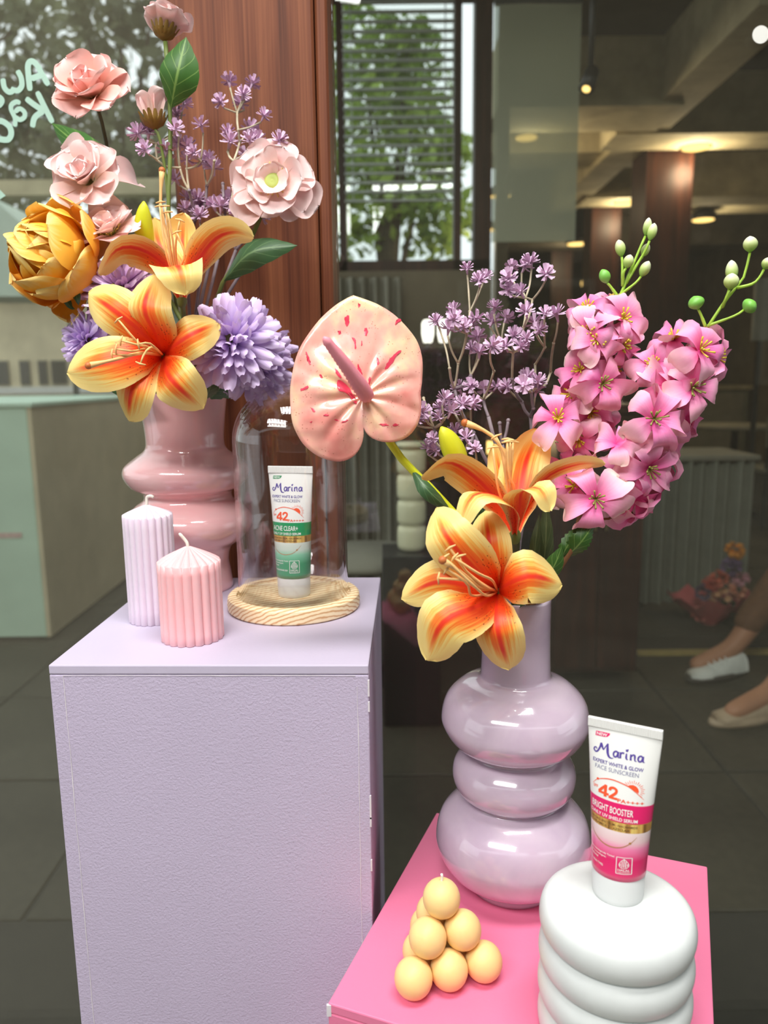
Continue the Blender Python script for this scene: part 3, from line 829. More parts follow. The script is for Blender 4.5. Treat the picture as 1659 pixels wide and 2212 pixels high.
# pale beam of a pergola, dark shade below it
bz = P(200, 405, 5.0).z
pg = root('pergola', (-2.6, 5.05, 0), 'pale pergola beam on posts behind the left glass', 'pergola')
MB().box((-6, 5.0, bz-0.04), (P(372, 400, 5.0).x+0.1, 5.1, bz+0.05)).build('beam', MAT['concrete'], pg, False)
MB().box((P(392, 400, 5.0).x, 5.0, 0), (P(412, 400, 5.0).x, 5.1, bz+0.05)).build('post', MAT['concrete'], pg, False)
MB().box((-6.0, 5.0, 0), (-5.9, 5.1, bz)).build('post', MAT['concrete'], pg, False)
MAT['awning_cloth'] = plain('pale_mint_canvas', srgb(196, 210, 196), 0.8, 0.03, 6)
# pale awning at the far left
a0, a1 = P(-260, 430, 4.6), P(95, 520, 4.6)
aw = root('awning', (a0.x, 5.6, 0), 'pale canvas awning at the left edge behind the orange peony', 'awning')
q = [P(-300, 395, 5.6), P(-20, 425, 5.6), P(88, 520, 5.6), P(98, 640, 5.6), P(-300, 640, 5.6)]
mb = MB().add(q+[p+V((0, .5, 0)) for p in q], [(4, 3, 2, 1, 0), (5, 6, 7, 8, 9)]+[(i, (i+1) % 5, (i+1) % 5+5, i+5) for i in range(5)])
mb.build('canvas', MAT['awning_cloth'], aw, False)
MB().box((q[0].x, 6.06, 0), (q[0].x+.04, 6.1, q[4].z)).build('post', MAT['alu'], aw, False)
MB().box((q[3].x-.04, 6.06, 0), (q[3].x-.005, 6.1, q[3].z)).build('post', MAT['alu'], aw, False)
# shade trees above
b1 = V((-7.2, 9.8, -0.03)); b2 = V((-2.6, 8.0, -0.03))
tree(b1, 3.6, [(T(x_, y_, 9.5), .55) for x_, y_ in ((-60, 30), (70, 40), (-40, 250), (60, 300), (10, 180), (-100, 140), (40, 390), (120, 190))], 1000, 'dark leafy shade tree at the upper left behind the lettering', 'fol_dark', 0.11, 11, 'trees outside')
tree(b2, 3.4, [(T(x_, y_, 8.0), .45) for x_, y_ in ((180, 40), (260, 60), (330, 20), (220, 230), (300, 330), (240, 370), (350, 210), (330, 390), (170, 330))], 950, 'dark leafy shade tree behind the upper left bouquet', 'fol_dark', 0.10, 12, 'trees outside')
tree(V((-9.5, 19, -0.03)), 5.2, [(T(x_, y_, 19), 1.5) for x_, y_ in ((0, 20), (120, 110), (230, 30), (330, 150), (60, 270), (200, 300), (330, 330), (0, 420), (150, 430), (300, 460))], 260, 'darker tree further back at the upper left', 'fol_dark', 0.24, 13, 'trees outside')

# unseen house added behind the viewer to darken reflections in glass and glaze
oh = root('added_street_house', (0, -8.5, 0), 'unseen dark grey house added across the street to darken the window reflections', 'building')
MB().box((-14, -9.5, -0.03), (14, -8.2, 5.7)).build('wall', MAT['concrete_dark'], oh, False)
MB().box((-14.3, -9.8, 5.7), (14.3, -7.8, 5.85)).build('roof_slab', MAT['concrete_dark'], oh, False)
for k in range(6):
    f = MB().box((-11+k*4, -8.2, 1.0), (-9.2+k*4, -8.15, 2.4)).build('window_frame', MAT['curtain'], oh, False)
    MB().box((-10.9+k*4, -8.15, 1.1), (-9.3+k*4, -8.14, 2.3)).build('pane', MAT['darkpane'], f, False)
slab('ground_front', (-40, -40, -0.08), (40, -2.5, -0.03), 'paving')

# ================================================================== plinths
def m_paint(name, c, bump=0.35, scale=170, rough=0.62, edge=None):
    t = NT(name)
    co = t.coord('Object')
    n1 = t.n('TexNoise', None, Vector=co, Scale=float(scale), Detail=4.0, Roughness=0.6)
    n2 = t.n('TexNoise', None, Vector=co, Scale=5.0, Detail=3.0)
    n3 = t.n('TexNoise', None, Vector=co, Scale=26.0, Detail=2.0)
    col = t.ramp(n2.outputs[0], [(0.3, tuple(x*0.95 for x in c[:3])), (0.7, tuple(min(1, x*1.04) for x in c[:3]))])
    chip = t.math('GREATER_THAN', n3.outputs[0], 0.785)
    col = t.mix(t.math('MULTIPLY', chip, 0.35), col, srgb(236, 232, 232))
    return t.fin(t.pbr(col, rough, Normal=t.bump(n1.outputs[0], bump, 0.0012)))
MAT['lav'] = m_paint('lavender_paint', srgb(196, 184, 208), 0.55, 420)
MAT['lav_top'] = m_paint('lavender_paint_top', srgb(196, 187, 208), 0.12, 200, 0.5)
MAT['pinkp'] = m_paint('pink_paint', srgb(234, 126, 162), 0.12, 200, 0.45)
MAT['chip'] = plain('chipped_edge', srgb(226, 220, 224), 0.7)

def plinth(name, corners, ztop, mats, label, cat='plinth'):
    """corners: front-left, front-right, back-right, back-left on the floor plan; board-built box"""
    fl_, fr_, br_, bl_ = [V((p.x, p.y, 0)) for p in corners]
    r = root(name, (fl_+fr_+br_+bl_)*0.25, label, cat)
    th = 0.009
    def prism(nm, quad, z0, z1, m):
        mb = MB().add([q+V((0, 0, z0)) for q in quad]+[q+V((0, 0, z1)) for q in quad], [(3, 2, 1, 0), (4, 5, 6, 7)]+[(i, (i+1) % 4, (i+1) % 4+4, i+4) for i in range(4)])
        o = mb.build(nm, MAT[m], r, False)
        b = o.modifiers.new('edge', 'BEVEL'); b.width = 0.0012; b.segments = 2; b.limit_method = 'ANGLE'
        return o
    prism('top_board', [fl_, fr_, br_, bl_], ztop-th, ztop, mats[1])
    ex, ey = (fr_-fl_).normalized(), (bl_-fl_).normalized()
    g = 0.0004
    prism('front_board', [fl_, fr_, fr_+ey*th, fl_+ey*th], 0, ztop-th-g, mats[0])
    prism('back_board', [bl_-ey*th, br_-ey*th, br_, bl_], 0, ztop-th-g, mats[0])
    prism('side_board', [fl_+ey*(th+g), fl_+ey*(th+g)+ex*th, bl_-ey*(th+g)+ex*th, bl_-ey*(th+g)], 0, ztop-th-g, mats[0])
    prism('side_board', [fr_+ey*(th+g)-ex*th, fr_+ey*(th+g), br_-ey*(th+g), br_-ey*(th+g)-ex*th], 0, ztop-th-g, mats[0])
    return r, fl_, fr_, ex, ey
a, b = PZ(104, 1437, ZL), PZ(796, 1437, ZL)
c = PZ(828, 1247, ZL)
ex = (b-a).normalized(); ey = V((-ex.y, ex.x, 0))
dep = (c-b).dot(ey)
print('lavender', (b-a).length, dep, a, b)
LAV = plinth('lavender_plinth', [a, b, b+ey*dep, a+ey*dep], ZL, ('lav', 'lav_top'), 'tall lavender painted display plinth carrying candles, pink vase and glass dome')
# hairline joints on the front face, where filler stands proud
r_, f0, f1, exx, eyy = LAV
mb = MB()
Lw = (f1-f0).length
for (x0, z0, x1, z1) in ((0.0135, ZL-0.0098, Lw-0.012, ZL-0.0098), (0.0135, ZL-0.0098, 0.0135, 0.3), (Lw-0.0105, ZL-0.02, Lw-0.0105, 0.3)):
    p, q = f0+exx*x0+V((0, 0, z0)), f0+exx*x1+V((0, 0, z1))
    n_ = 24
    pts = [p.lerp(q, i/n_)+exx*random.uniform(-.0003, .0003)*(1 if x0 == x1 else 0)+V((0, 0, random.uniform(-.0002, .0002))) - eyy*0.0001 for i in range(n_+1)]
    MB().ribbon(pts, [random.uniform(.0003, .0008) for _ in pts], -eyy, 0.0003).build('filler_seam', MAT['chip'], r_, False)
for zc, hh in ((ZL-.022, .008), (ZL-.04, .005), (ZL-.14, .012), (ZL-.155, .005), (ZL-.2, .006)):
    MB().box((-.0011, -.0004, -hh), (.0006, .0014, hh), Matrix.Translation(f1+V((0, 0, zc))), .0002).build('edge_chip', MAT['chip'], r_, False)

a, d = PZ(708, 2167, ZP), PZ(943, 1755, ZP)
c = PZ(1528, 1876, ZP)
ey = (d-a).normalized(); ex = V((ey.y, -ey.x, 0))
wd = (c-d).dot(ex)
print('pink', (d-a).length, wd, a, d, c)
PNK = plinth('pink_plinth', [a, a+ex*wd, d+ex*wd, d], ZP, ('pinkp', 'pinkp'), 'low pink painted display plinth under the lilac vase and yellow candle')
PEX, PEY = ex, ey
mb = MB().box((-.001, -.0012, -.012), (.003, .001, -.001), Matrix.Translation(PNK[1]+V((0, 0, ZP))), .0003)
mb.build('edge_chip', MAT['chip'], PNK[0], False)

# ================================================================== vases
def m_opal(name, c, c2, rough=0.02):
    t = NT(name)
    nz = t.n('TexNoise', None, Vector=t.coord('Object', (1, 1, 1)), Scale=16.0, Detail=4.0, Distortion=1.0)
    col = t.ramp(nz.outputs[0], [(0.35, c), (0.68, c2)])
    return t.fin(t.pbr(col, 0.16, Subsurface_Weight=0.2, Subsurface_Radius=(0.02, 0.015, 0.02), Subsurface_Scale=0.6, Coat_Weight=1.0, Coat_Roughness=rough, Coat_IOR=1.55))
MAT['vase_pink'] = m_opal('pink_opal_glass', srgb(250, 188, 191), srgb(252, 198, 200))
MAT['vase_lilac'] = m_opal('lilac_opal_glass', srgb(198, 176, 197), srgb(214, 194, 210))

def smooth_prof(ctrl, n=90):
    pts = catmull([V((r, 0, z)) for r, z in ctrl], n)
    return [(max(0.0005, p.x), p.z) for p in pts]
lv = PZ(418, 1268, ZL)
print('vase left', lv)
VLC = lv
bulge = [(0.046, 0.0), (0.0495, 0.002), (0.0475, 0.02), (0.0455, 0.036), (0.050, 0.052), (0.066, 0.064), (0.0765, 0.079), (0.0755, 0.093), (0.064, 0.105), (0.0535, 0.113), (0.0545, 0.122), (0.067, 0.129), (0.0755, 0.142), (0.0735, 0.154), (0.060, 0.165), (0.0485, 0.174), (0.0465, 0.186), (0.0485, 0.21), (0.0525, 0.240)]
pr1 = smooth_prof(bulge, 110)
inner = [(max(.002, r-0.0035), z) for r, z in pr1[::-1] if z > 0.006]
vl = root('pink_vase', lv, 'glossy pink opal glass vase with two round bulges, behind the ribbed candles', 'vase')
MB().lathe([(0.0, 0.003), (0.03, 0.003)]+pr1+[(pr1[-1][0]-.001, .2412), (pr1[-1][0]-.0028, .2408)]+inner+[(0.0, 0.007)], lv, 72).build('body', MAT['vase_pink'], vl)
rv = PZ(1105, 1903, ZP)
print('vase right', rv)
VRC = rv
up = [(0.041, 0.0), (0.0435, 0.001), (0.0435, 0.009), (0.050, 0.0125), (0.066, 0.0235), (0.0755, 0.042), (0.0765, 0.056), (0.0715, 0.074), (0.058, 0.089), (0.0465, 0.0955), (0.0475, 0.0985), (0.0565, 0.106), (0.0605, 0.118), (0.0585, 0.131), (0.050, 0.142), (0.0455, 0.1455), (0.0475, 0.149), (0.062, 0.158), (0.0705, 0.172), (0.0715, 0.183), (0.0665, 0.199), (0.053, 0.2125), (0.0385, 0.2185), (0.0345, 0.2215), (0.0335, 0.228), (0.0325, 0.26), (0.0325, 0.3005)]
pr2 = smooth_prof(up, 150)
inner = [(max(.002, r-0.0028), z) for r, z in pr2[::-1] if z > 0.012]
vr = root('lilac_vase', rv, 'tall lilac opal glass vase of three stacked bulges on the pink plinth', 'vase')
MB().lathe([(0.0, 0.002), (0.03, 0.002)]+pr2+[(.0318, .3015), (.0302, .301)]+inner+[(0, .012)], rv, 72).build('body', MAT['vase_lilac'], vr)

# ================================================================== ribbed candles
def m_wax(name, c, tip):
    t = NT(name)
    nz = t.n('TexNoise', None, Vector=t.coord(), Scale=60.0, Detail=3.0)
    col = t.ramp(nz.outputs[0], [(0.3, tuple(x*.97 for x in c[:3])), (0.7, c)])
    return t.fin(t.pbr(col, 0.5, Subsurface_Weight=0.35, Subsurface_Radius=tip, Subsurface_Scale=0.5, Normal=t.bump(nz.outputs[0], .06, .001)))
MAT['wax_lilac'] = m_wax('lilac_wax', srgb(230, 215, 229), (.02, .016, .02))
MAT['wax_pink'] = m_wax('pink_wax', srgb(248, 192, 194), (.025, .012, .012))
MAT['wax_yellow'] = m_wax('cream_yellow_wax', srgb(252, 213, 146), (.025, .016, .008))
MAT['wick'] = plain('cotton_wick', srgb(236, 228, 216), 0.9)
def ribbed(name, c, R, H, cone, nr, mat, label, wick):
    o = root(name, c, label, 'candle', 'ribbed pillar candles')
    seg = nr*12
    def rf(k):
        def f(r, a, z): return r*(1-k*(1-abs(sin(a*nr/2))**0.75))
        return f
    mb = MB(); prof = [(R*.97, 0.0), (R, 0.001)]+[(R, H*i/8) for i in range(1, 8)]+[(R, H-.0008), (R*.985, H)]
    for k in range(1, 9):
        f = k/8; prof.append((R*.985*(1-f)+.002*f, H+cone*f**0.85))
    vs = []; n = len(prof)
    base = V(c)
    rows = []
    for k, (r, z) in enumerate(prof):
        amp = 0.115 if z <= H else 0.115*(1-(z-H)/cone)*0.8
        row = []
        for i in range(seg):
            a = 2*pi*i/seg
            groove = 1-abs(sin(a*nr/2))**0.6
            rr = r*(1-amp*groove); zz = z - (0.0022*groove*(1-(z-H)/cone*.6) if z > H*0.99 else 0)
            row.append(base+V((rr*cos(a), rr*sin(a), zz)))
        rows.append(row)
    mb.grid(rows, [(0, 0)]*(n*seg), wrap=True)
    mb.f.append(tuple(range(seg))[::-1]); mb.f.append(tuple((n-1)*seg+i for i in range(seg)))
    mb.build('wax_body', MAT[mat], o)
    pts = catmull([base+V((0, 0, H+cone-.002))]+[base+V((x, y, H+cone+z)) for x, y, z in wick], 12)
    MB().tube(pts, [.0017]*11+[.0013], 7).build('wick', MAT['wick'], o)
cl = PZ(333, 1338, ZL); print('lilac candle', cl)
ribbed('lilac_candle', cl, 0.0262, 0.1165, 0.010, 20, 'wax_lilac', 'tall pale lilac ribbed pillar candle standing in front of the pink vase', [(0.0005, 0, .004), (0.001, 0, .008), (.004, -.001, .0095), (.0075, -.001, .0088), (.007, -.001, .0072)])
cp = PZ(417, 1377, ZL); print('pink candle', cp)
ribbed('pink_candle', cp, 0.0312, 0.080, 0.0145, 20, 'wax_pink', 'short thick pink ribbed pillar candle in front of the tall lilac one', [(-.0005, 0, .003), (-.003, 0, .007), (-.0062, -.001, .0115), (-.0075, 0, .0125)])

# ================================================================== bubble pyramid candle
r = 0.0160
p1 = PZ(895, 2112, ZP+r*1.045); p2 = PZ(1043, 2077, ZP+r*1.045)
e1 = (p2-p1).normalized(); e1.z = 0; e1.normalize()
e2 = V((-e1.y, e1.x, 0))
s = 2*r*0.985
p1 = p1.lerp(p2, 0.5) - e1*s
bc = root('bubble_candle', V((p1.x, p1.y, ZP))+e1*s+e2*s*.6, 'pale yellow candle shaped as a pyramid of balls on the pink plinth', 'candle')
def ballpart(c): MB().ball(c, r, 24, 16, (1, 1, 1.045)).build('wax_ball', MAT['wax_yellow'], bc)
h2 = s*sqrt(3)/2
T3 = V((0, 0, s*sqrt(2/3)*1.05))
base3 = [p1, p1+e1*s, p1+e1*2*s, p1+e1*s*.5+e2*h2, p1+e1*s*1.5+e2*h2, p1+e1*s+e2*2*h2]
for q in base3: ballpart(q)
off = e1*s*.5+e2*h2/3+T3
for q in (p1, p1+e1*s, p1+e1*s*.5+e2*h2): ballpart(q+off)
top = p1+off*2
ballpart(top)
MB().tube(catmull([top+V((0, 0, r*1.045-.002)), top+V((0.0005, 0, r*1.045+.003)), top+V((0.0, 0, r*1.045+.006))], 6), .0012, 6).build('wick', MAT['wick'], bc)

# ================================================================== white ring pedestal
wc = PZ(1333, 1950, ZP+0.113); wc.z = ZP
print('pedestal', wc)
MAT['plaster'] = plain('white_matt_lacquer', srgb(214, 218, 216), 0.42, 0.015, 60)
pd = root('ring_pedestal', wc, 'white round pedestal of four stacked rings holding the pink sunscreen tube', 'pedestal')
R, hh = 0.0578, 0.0285
for k in range(4):
    z0 = k*hh; rr = R if k else R*0.99
    prof = [(0.0, z0+0.0005)] if k == 0 else [(R*.7, z0+.001)]
    n = 14
    for i in range(n+1):
        a = -pi/2+pi*i/n
        prof.append((rr-hh*.34+hh*.34*abs(cos(a))**0.8, z0+hh/2+hh*.497*sin(a)))
    if k == 3: prof += [(rr-hh*.34-.0015, z0+hh*.997), (rr*.5, z0+hh*.997)]
    prof.append((0.0 if k == 3 else R*.7, z0+hh-.0005 if k < 3 else z0+hh*.997))
    MB().lathe(prof, wc, 72).build('ring', MAT['plaster'], pd)
ZPD = ZP+4*hh*0.9985

# ================================================================== glass dome on a wooden base
dc = PZ(636, 1309, ZL)
print('dome', dc)
def m_pine():
    t = NT('pine_wood')
    co = t.coord('Object')
    rot = t.n('Mapping', None, Vector=co, Rotation=(0.5, 0.3, 0.35), Scale=(1, 1, 1))
    wv = t.n('TexWave', {'wave_type': 'BANDS', 'bands_direction': 'Z'}, Vector=rot.outputs[0], Scale=75.0, Distortion=3.0, Detail=2.0, Detail_Scale=1.2)
    nz = t.n('TexNoise', None, Vector=co, Scale=180.0, Detail=3.0)
    col = t.ramp(wv.outputs[0], [(0.0, srgb(253, 234, 194)), (0.6, srgb(248, 224, 180)), (0.9, srgb(224, 180, 128)), (1.0, srgb(212, 162, 110))])
    return t.fin(t.pbr(col, 0.5, Normal=t.bump(nz.outputs[0], .08, .001)))
MAT['pine'] = m_pine()
wb = root('dome_base', dc, 'round pine base with a groove, under the glass dome', 'base')
autosmooth(MB().lathe([(0, 0), (.072, 0), (.0745, .002), (.0752, .008), (.0742, .015), (.072, .0172), (.0655, .0176), (.0645, .0172), (.0645, .0135), (.0585, .0135), (.0580, .0158), (.0572, .0162), (0, .0162)], dc, 80).build('turned_disc', MAT['pine'], wb), 25)
MAT['dome'] = m_glass('dome_glass', (0.985, 0.985, 0.985, 1), 1.5, 0.0, 3.6)
Rd, Hd = 0.0618, 0.251
prof = []
for i in range(3): prof.append((Rd, .0138+(Hd-Rd*1.02)*i/2.0*0.93))
for i in range(1, 19):
    a = pi/2*i/18; prof.append((Rd*cos(a), .0138+(Hd-Rd*1.02)*.93+ (Hd-(.0138+(Hd-Rd*1.02)*.93))*sin(a)))
prof[-1] = (0.0, Hd)
innr = [(max(0.0, r_-0.0022), z if i else z) for i, (r_, z) in enumerate(prof)]
innr = [(r_, z-(0.0022 if k > 3 else 0)*(1 if r_ < Rd*.9 else .3)) for k, (r_, z) in enumerate(innr)]
gd = root('glass_dome', dc+V((0, 0, .0138)), 'clear glass bell dome covering the green sunscreen tube', 'dome')
MB().lathe(innr[::-1]+[(Rd-.0022, .0138), (Rd-.0016, .0136), (Rd-.0006, .0136)]+prof, dc, 80).build('bell', MAT['dome'], gd)

# ================================================================== sunscreen tubes
KT = 1.15
U = 6.13e-5*KT                      # metres per layout unit
def text_mesh(txt, size, bold=0.0):
    cu = bpy.data.curves.new('t', 'FONT'); cu.body = txt; cu.size = size; cu.offset = bold
    cu.resolution_u = 3
    ob = bpy.data.objects.new('t', cu); COL.objects.link(ob)
    dg = bpy.context.evaluated_depsgraph_get()
    me = bpy.data.meshes.new_from_object(ob.evaluated_get(dg))
    vs = [v_.co.copy() for v_ in me.vertices]; fs = [tuple(p.vertices) for p in me.polygons]
    bpy.data.objects.remove(ob); bpy.data.curves.remove(cu); bpy.data.meshes.remove(me)
    return vs, fs
def sunscreen(name, base, rz, colour, title, skin, label, kw=1.0, kh=1.0):
    o = root(name, base, label, 'tube', 'sunscreen tubes', rz)
    M = wm(o) @ Matrix.Diagonal((kw, kw, kh, 1))
    o.matrix_basis = M; WM[o.name] = M
    HB, HT, HC = 320*U, 2065*U, 1955*U       # body bottom, top of crimp, bottom of crimp
    def ab(z):
        t = min(1, max(0, (z-HB)/(HC-HB)))
        a = (.01655+(.0222-.01655)*t**1.15)*KT
        b = .0160*KT*(1-t**1.7)+.0009*t**1.7
        return a, b
    def S(u, z, off=0.00008):
        a, b = ab(z); q = max(-.999, min(.999, u/a))
        return V((u, -(b+off)*sqrt(1-q*q)-off*.5, z))
    # body
    def m_label():
        t = NT('tube_print_'+title.split()[0].lower())
        tc = t.n('TexCoord'); sp = t.n('SeparateXYZ', None, Vector=tc.outputs['Object'])
        z = t.math('DIVIDE', sp.outputs[2], U*2180)
        yy = lambda y: (2180-y)/2180
        white = srgb(238, 238, 234)
        pale = tuple(0.35*a_+0.65*b_ for a_, b_ in zip(colour[0], white))
        st = [(0.0, colour[0]), (yy(1620), colour[0]), (yy(1480), colour[1]), (yy(1400), pale), (yy(1290), tuple(0.2*a_+0.8*b_ for a_, b_ in zip(colour[0], white)))]
        low = t.ramp(z, st)
        hi = t.ramp(z, [(0, srgb(176, 132, 66)), (yy(1190), colour[0]), (yy(985), white), (1.0, white)], 'CONSTANT')
        gold = t.math('LESS_THAN', z, yy(1190))
        ang = t.n('TexNoise', None, Vector=t.n('Mapping', None, Vector=tc.outputs['Object'], Scale=(260, 40, 0)).outputs[0], Scale=1.0, Detail=1.0)
        gcol = t.ramp(ang.outputs[0], [(0.3, srgb(120, 84, 40)), (0.5, srgb(196, 146, 74)), (0.7, srgb(226, 196, 110))])
        hi = t.mix(gold, hi, gcol)
        sel = t.math('GREATER_THAN', z, yy(1290))
        col = t.mix(sel, low, hi)
        # pale petals blushed into the window above the gold arc
        bl_ = t.n('TexNoise', None, Vector=tc.outputs['Object'], Scale=220.0, Detail=2.0)
        return t.fin(t.pbr(col, 0.3, Coat_Weight=0.25))
    ml = m_label()
    mb = MB(); rows = []; nz_, seg = 26, 48
    for k in range(nz_+1):
        z = HB+(HC-HB)*k/nz_; a, b = ab(z)
        rows.append([M @ V((a*cos(g), b*sin(g), z)) for g in [2*pi*i/seg for i in range(seg)]])
    mb.grid(rows, [(0, 0)]*((nz_+1)*seg), wrap=True); mb.f.append(tuple(range(seg))[::-1])
    body = mb.build('tube_body', ml, o)
    # crimped end with fine ribs
    mb = MB(); a, b = ab(HC); n = 34; rows = []
    for z in (HC, HC+.0006, HT-.0005, HT):
        d = b if z in (HC, HT) else .0013
        f = [M @ V((-a+2*a*i/(2*n), -d-(.00035 if i % 2 else 0), z)) for i in range(2*n+1)]
        g = [M @ V((a-2*a*i/(2*n), d+(.00035 if i % 2 else 0), z)) for i in range(2*n+1)]
        rows.append(f+g)
    m_ = len(rows[0])
    mb.grid(rows, [(0, 0)]*(4*m_), wrap=True); mb.f.append(tuple(3*m_+i for i in range(m_)))
    mb.build('crimped_end', MAT['tube_white'], o, False)
    # cap
    mb = MB().lathe([(0, 0), (.0150*KT, 0), (.0156*KT, .0008), (.0157*KT, .004), (.0161*KT, HB-.0012), (.0158*KT, HB-.0003), (0, HB-.0002)], (0, 0, 0), 48)
    mb.v = [M @ p for p in mb.v]
    autosmooth(mb.build('cap', MAT['cap'], o), 40)
    # --- print
    def pt(x, y, off=.00008): return M @ S(x*U, (2180-y)*U, off)
    def txt(nm, s_, x0, x1, y0, y1, mat, bold=0.0, par=None, lead=0.0):
        vs, fs = text_mesh(s_, 1.0, bold)
        xa, xb = min(v_.x for v_ in vs), max(v_.x for v_ in vs); ya, yb = min(v_.y for v_ in vs), max(v_.y for v_ in vs)
        mb = MB().add([pt(x0+(v_.x-xa)/(xb-xa)*(x1-x0), y1-(v_.y-ya)/(yb-ya)*(y1-y0), .00012) for v_ in vs], fs)
        return mb.build(nm, mat, body, False)
    def strokes(nm, sts, mat, off=.00012):
        mb = MB()
        for pts, wd_ in sts:
            q = catmull([V((x, 0, y)) for x, y in pts], max(6, 7*len(pts)))
            n = len(q); L, R_ = [], []
            for k in range(n):
                t_ = (q[min(k+1, n-1)]-q[max(k-1, 0)]).normalized(); sd = V((-t_.z, 0, t_.x))
                w_ = table(wd_, k/(n-1)) if hasattr(wd_, '__len__') else wd_
                L.append(pt(q[k].x+sd.x*w_/2, q[k].z+sd.z*w_/2, off)); R_.append(pt(q[k].x-sd.x*w_/2, q[k].z-sd.z*w_/2, off))
            mb.grid([L, R_])
        return mb.build(nm, mat, body, False)
    def poly(nm, ps, mat, off=.00010):
        n = len(ps); cx = sum(p[0] for p in ps)/n; cy = sum(p[1] for p in ps)/n
        vs = [pt(cx, cy, off)]+[pt(cx+(x-cx)*.5, cy+(y-cy)*.5, off) for x, y in ps]+[pt(x, y, off) for x, y in ps]
        fs = [(0, 1+i, 1+(i+1) % n) for i in range(n)]+[(1+i, 1+n+i, 1+n+(i+1) % n, 1+(i+1) % n) for i in range(n)]
        return MB().add(vs, fs).build(nm, mat, body, False)
    prim = colour[2]
    VI = MAT['ink_violet']; OR = MAT['ink_orange']; WH = MAT['tube_white']; GO = MAT['ink_gold']
    fl_ = poly('badge', [(-278, 264), (-205, 262), (-136, 262), (-140, 280), (-160, 305), (-190, 312), (-240, 313), (-281, 314)], prim)
    txt('badge_text', 'NEW', -268, -162, 272, 304, WH, .02)
    X0, Y0, sx, sy = -285, 500, 500/8.0, 66
    def L(ps): return [(X0+x*sx, Y0-y*sy) for x, y in ps]
    w1 = [(0, 12), (.5, 17), (1, 20)]; w2 = [(0, 20), (.4, 24), (1, 12)]; w3 = 17
    aa = lambda d: [(L([(d+.68, .8), (d+.4, 1.0), (d+.08, .8), (d, .4), (d+.2, .08), (d+.5, .2), (d+.7, .75)]), w3), (L([(d+.72, 1.0), (d+.72, .4), (d+.8, .1), (d+1.0, .05)]), [(0, 20), (.6, 18), (1, 8)])]
    strokes('brand_name', [
        (L([(.5, .62), (.3, .85), (.06, .7), (.02, .38), (.3, .12), (.62, .3), (.95, 1.0), (1.12, 1.75)]), w1), (L([(1.1, 1.8), (1.3, 1.25), (1.55, .72)]), w2),
        (L([(1.55, .72), (1.85, 1.3), (2.2, 1.9)]), [(0, 9), (1, 13)]), (L([(2.2, 1.9), (2.2, 1.1), (2.3, .3), (2.6, -.2), (3.05, -.28), (3.2, -.15)]), [(0, 14), (.35, 26), (.7, 22), (1, 7)]),
        (L([(4.25, 1.02), (4.28, .5), (4.3, .03)]), [(0, 14), (1, 20)]), (L([(4.3, .55), (4.5, .95), (4.85, .95)]), [(0, 10), (1, 20)]),
        (L([(5.2, 1.0), (5.2, .35), (5.3, .08), (5.5, .1)]), [(0, 14), (.6, 20), (1, 8)]), (L([(5.1, 1.62), (5.22, 1.38), (5.42, 1.72)]), [(0, 12), (.5, 20), (1, 10)]),
        (L([(5.85, 1.02), (5.88, .5), (5.9, .03)]), [(0, 14), (1, 20)]), (L([(5.9, .5), (6.15, .95), (6.45, .9), (6.5, .4), (6.55, .1), (6.8, .02)]), [(0, 9), (.5, 20), (1, 9)])] + aa(3.2) + aa(7.0), VI)
    txt('range_text', 'EXPERT WHITE & GLOW', -288, 212, 560, 602, VI, .018)
    txt('kind_text', 'FACE SUNSCREEN', -260, 172, 622, 668, MAT['ink_slate'])
    strokes('sun_arc', [([(-272, 852), (-225, 790), (-130, 750), (-40, 745), (80, 775), (160, 830), (235, 905)], [(0, 4), (.35, 12), (.7, 11), (1, 3)])], OR)
    poly('arc_dot', [(-222+14*cos(i*pi/4), 784+14*sin(i*pi/4)) for i in range(8)], OR)
    poly('sun_disc', [(76, 776), (95, 758), (125, 752), (155, 762), (176, 785), (184, 815), (180, 838), (150, 815), (115, 793)], OR)
    strokes('sun_ray', [([(130+72*cos(g), 810-72*sin(g)), (130+(98 if i % 2 else 108)*cos(g), 810-(98 if i % 2 else 108)*sin(g))], 5) for i, g in enumerate([radians(-38+12.5*k) for k in range(15)])], OR)
    txt('spf_text', 'SPF', -266, -214, 852, 886, OR, .01)
    strokes('spf_digit', [([(-128, 822), (-165, 862), (-200, 908)], 27), ([(-208, 914), (-150, 914), (-98, 914)], 25), ([(-134, 818), (-134, 880), (-134, 948)], 30)], OR, .00014)
    strokes('spf_digit', [([(-92, 862), (-84, 836), (-54, 826), (-26, 842), (-30, 874), (-58, 906), (-90, 938)], 27), ([(-98, 936), (-50, 936), (-10, 936)], 25)], OR, .00014)
    txt('pa_text', 'PA++++', -8, 238, 926, 966, OR, .02)
    txt('title_text', title, -270, 150, 1030, 1106, WH, .012)
    txt('serum_text', 'DAILY UV SHIELD SERUM', -276, 192, 1132, 1170, WH, .018)
    txt('ingredient_text', 'BROAD SPECTRUM - NIACINAMIDE', -262, 196, 1208, 1234, MAT['ink_brown'], .008)
    txt('ingredient_text', 'CERAMIDE 2 - AZECLAIR', -262, 130, 1248, 1274, MAT['ink_brown'], .008)
    strokes('gold_arc', [([(-268, 1340), (-230, 1400), (-150, 1456), (-50, 1475), (60, 1455), (140, 1400), (195, 1330)], [(0, 4), (.4, 13), (.8, 8), (1, 3)])], GO)
    poly('arc_dot', [(138+13*cos(i*pi/4), 1400+13*sin(i*pi/4)) for i in range(8)], GO)
    for s_, x1, y in (('Dermatologically Tested', 0, 1590), ('Non-comedogenic', -82, 1628), ('0% Alcohol', -168, 1664), (skin, -10 if len(skin) > 15 else -110, 1736)):
        txt('claim_text', s_, -266, x1, y-26, y, WH, .012)
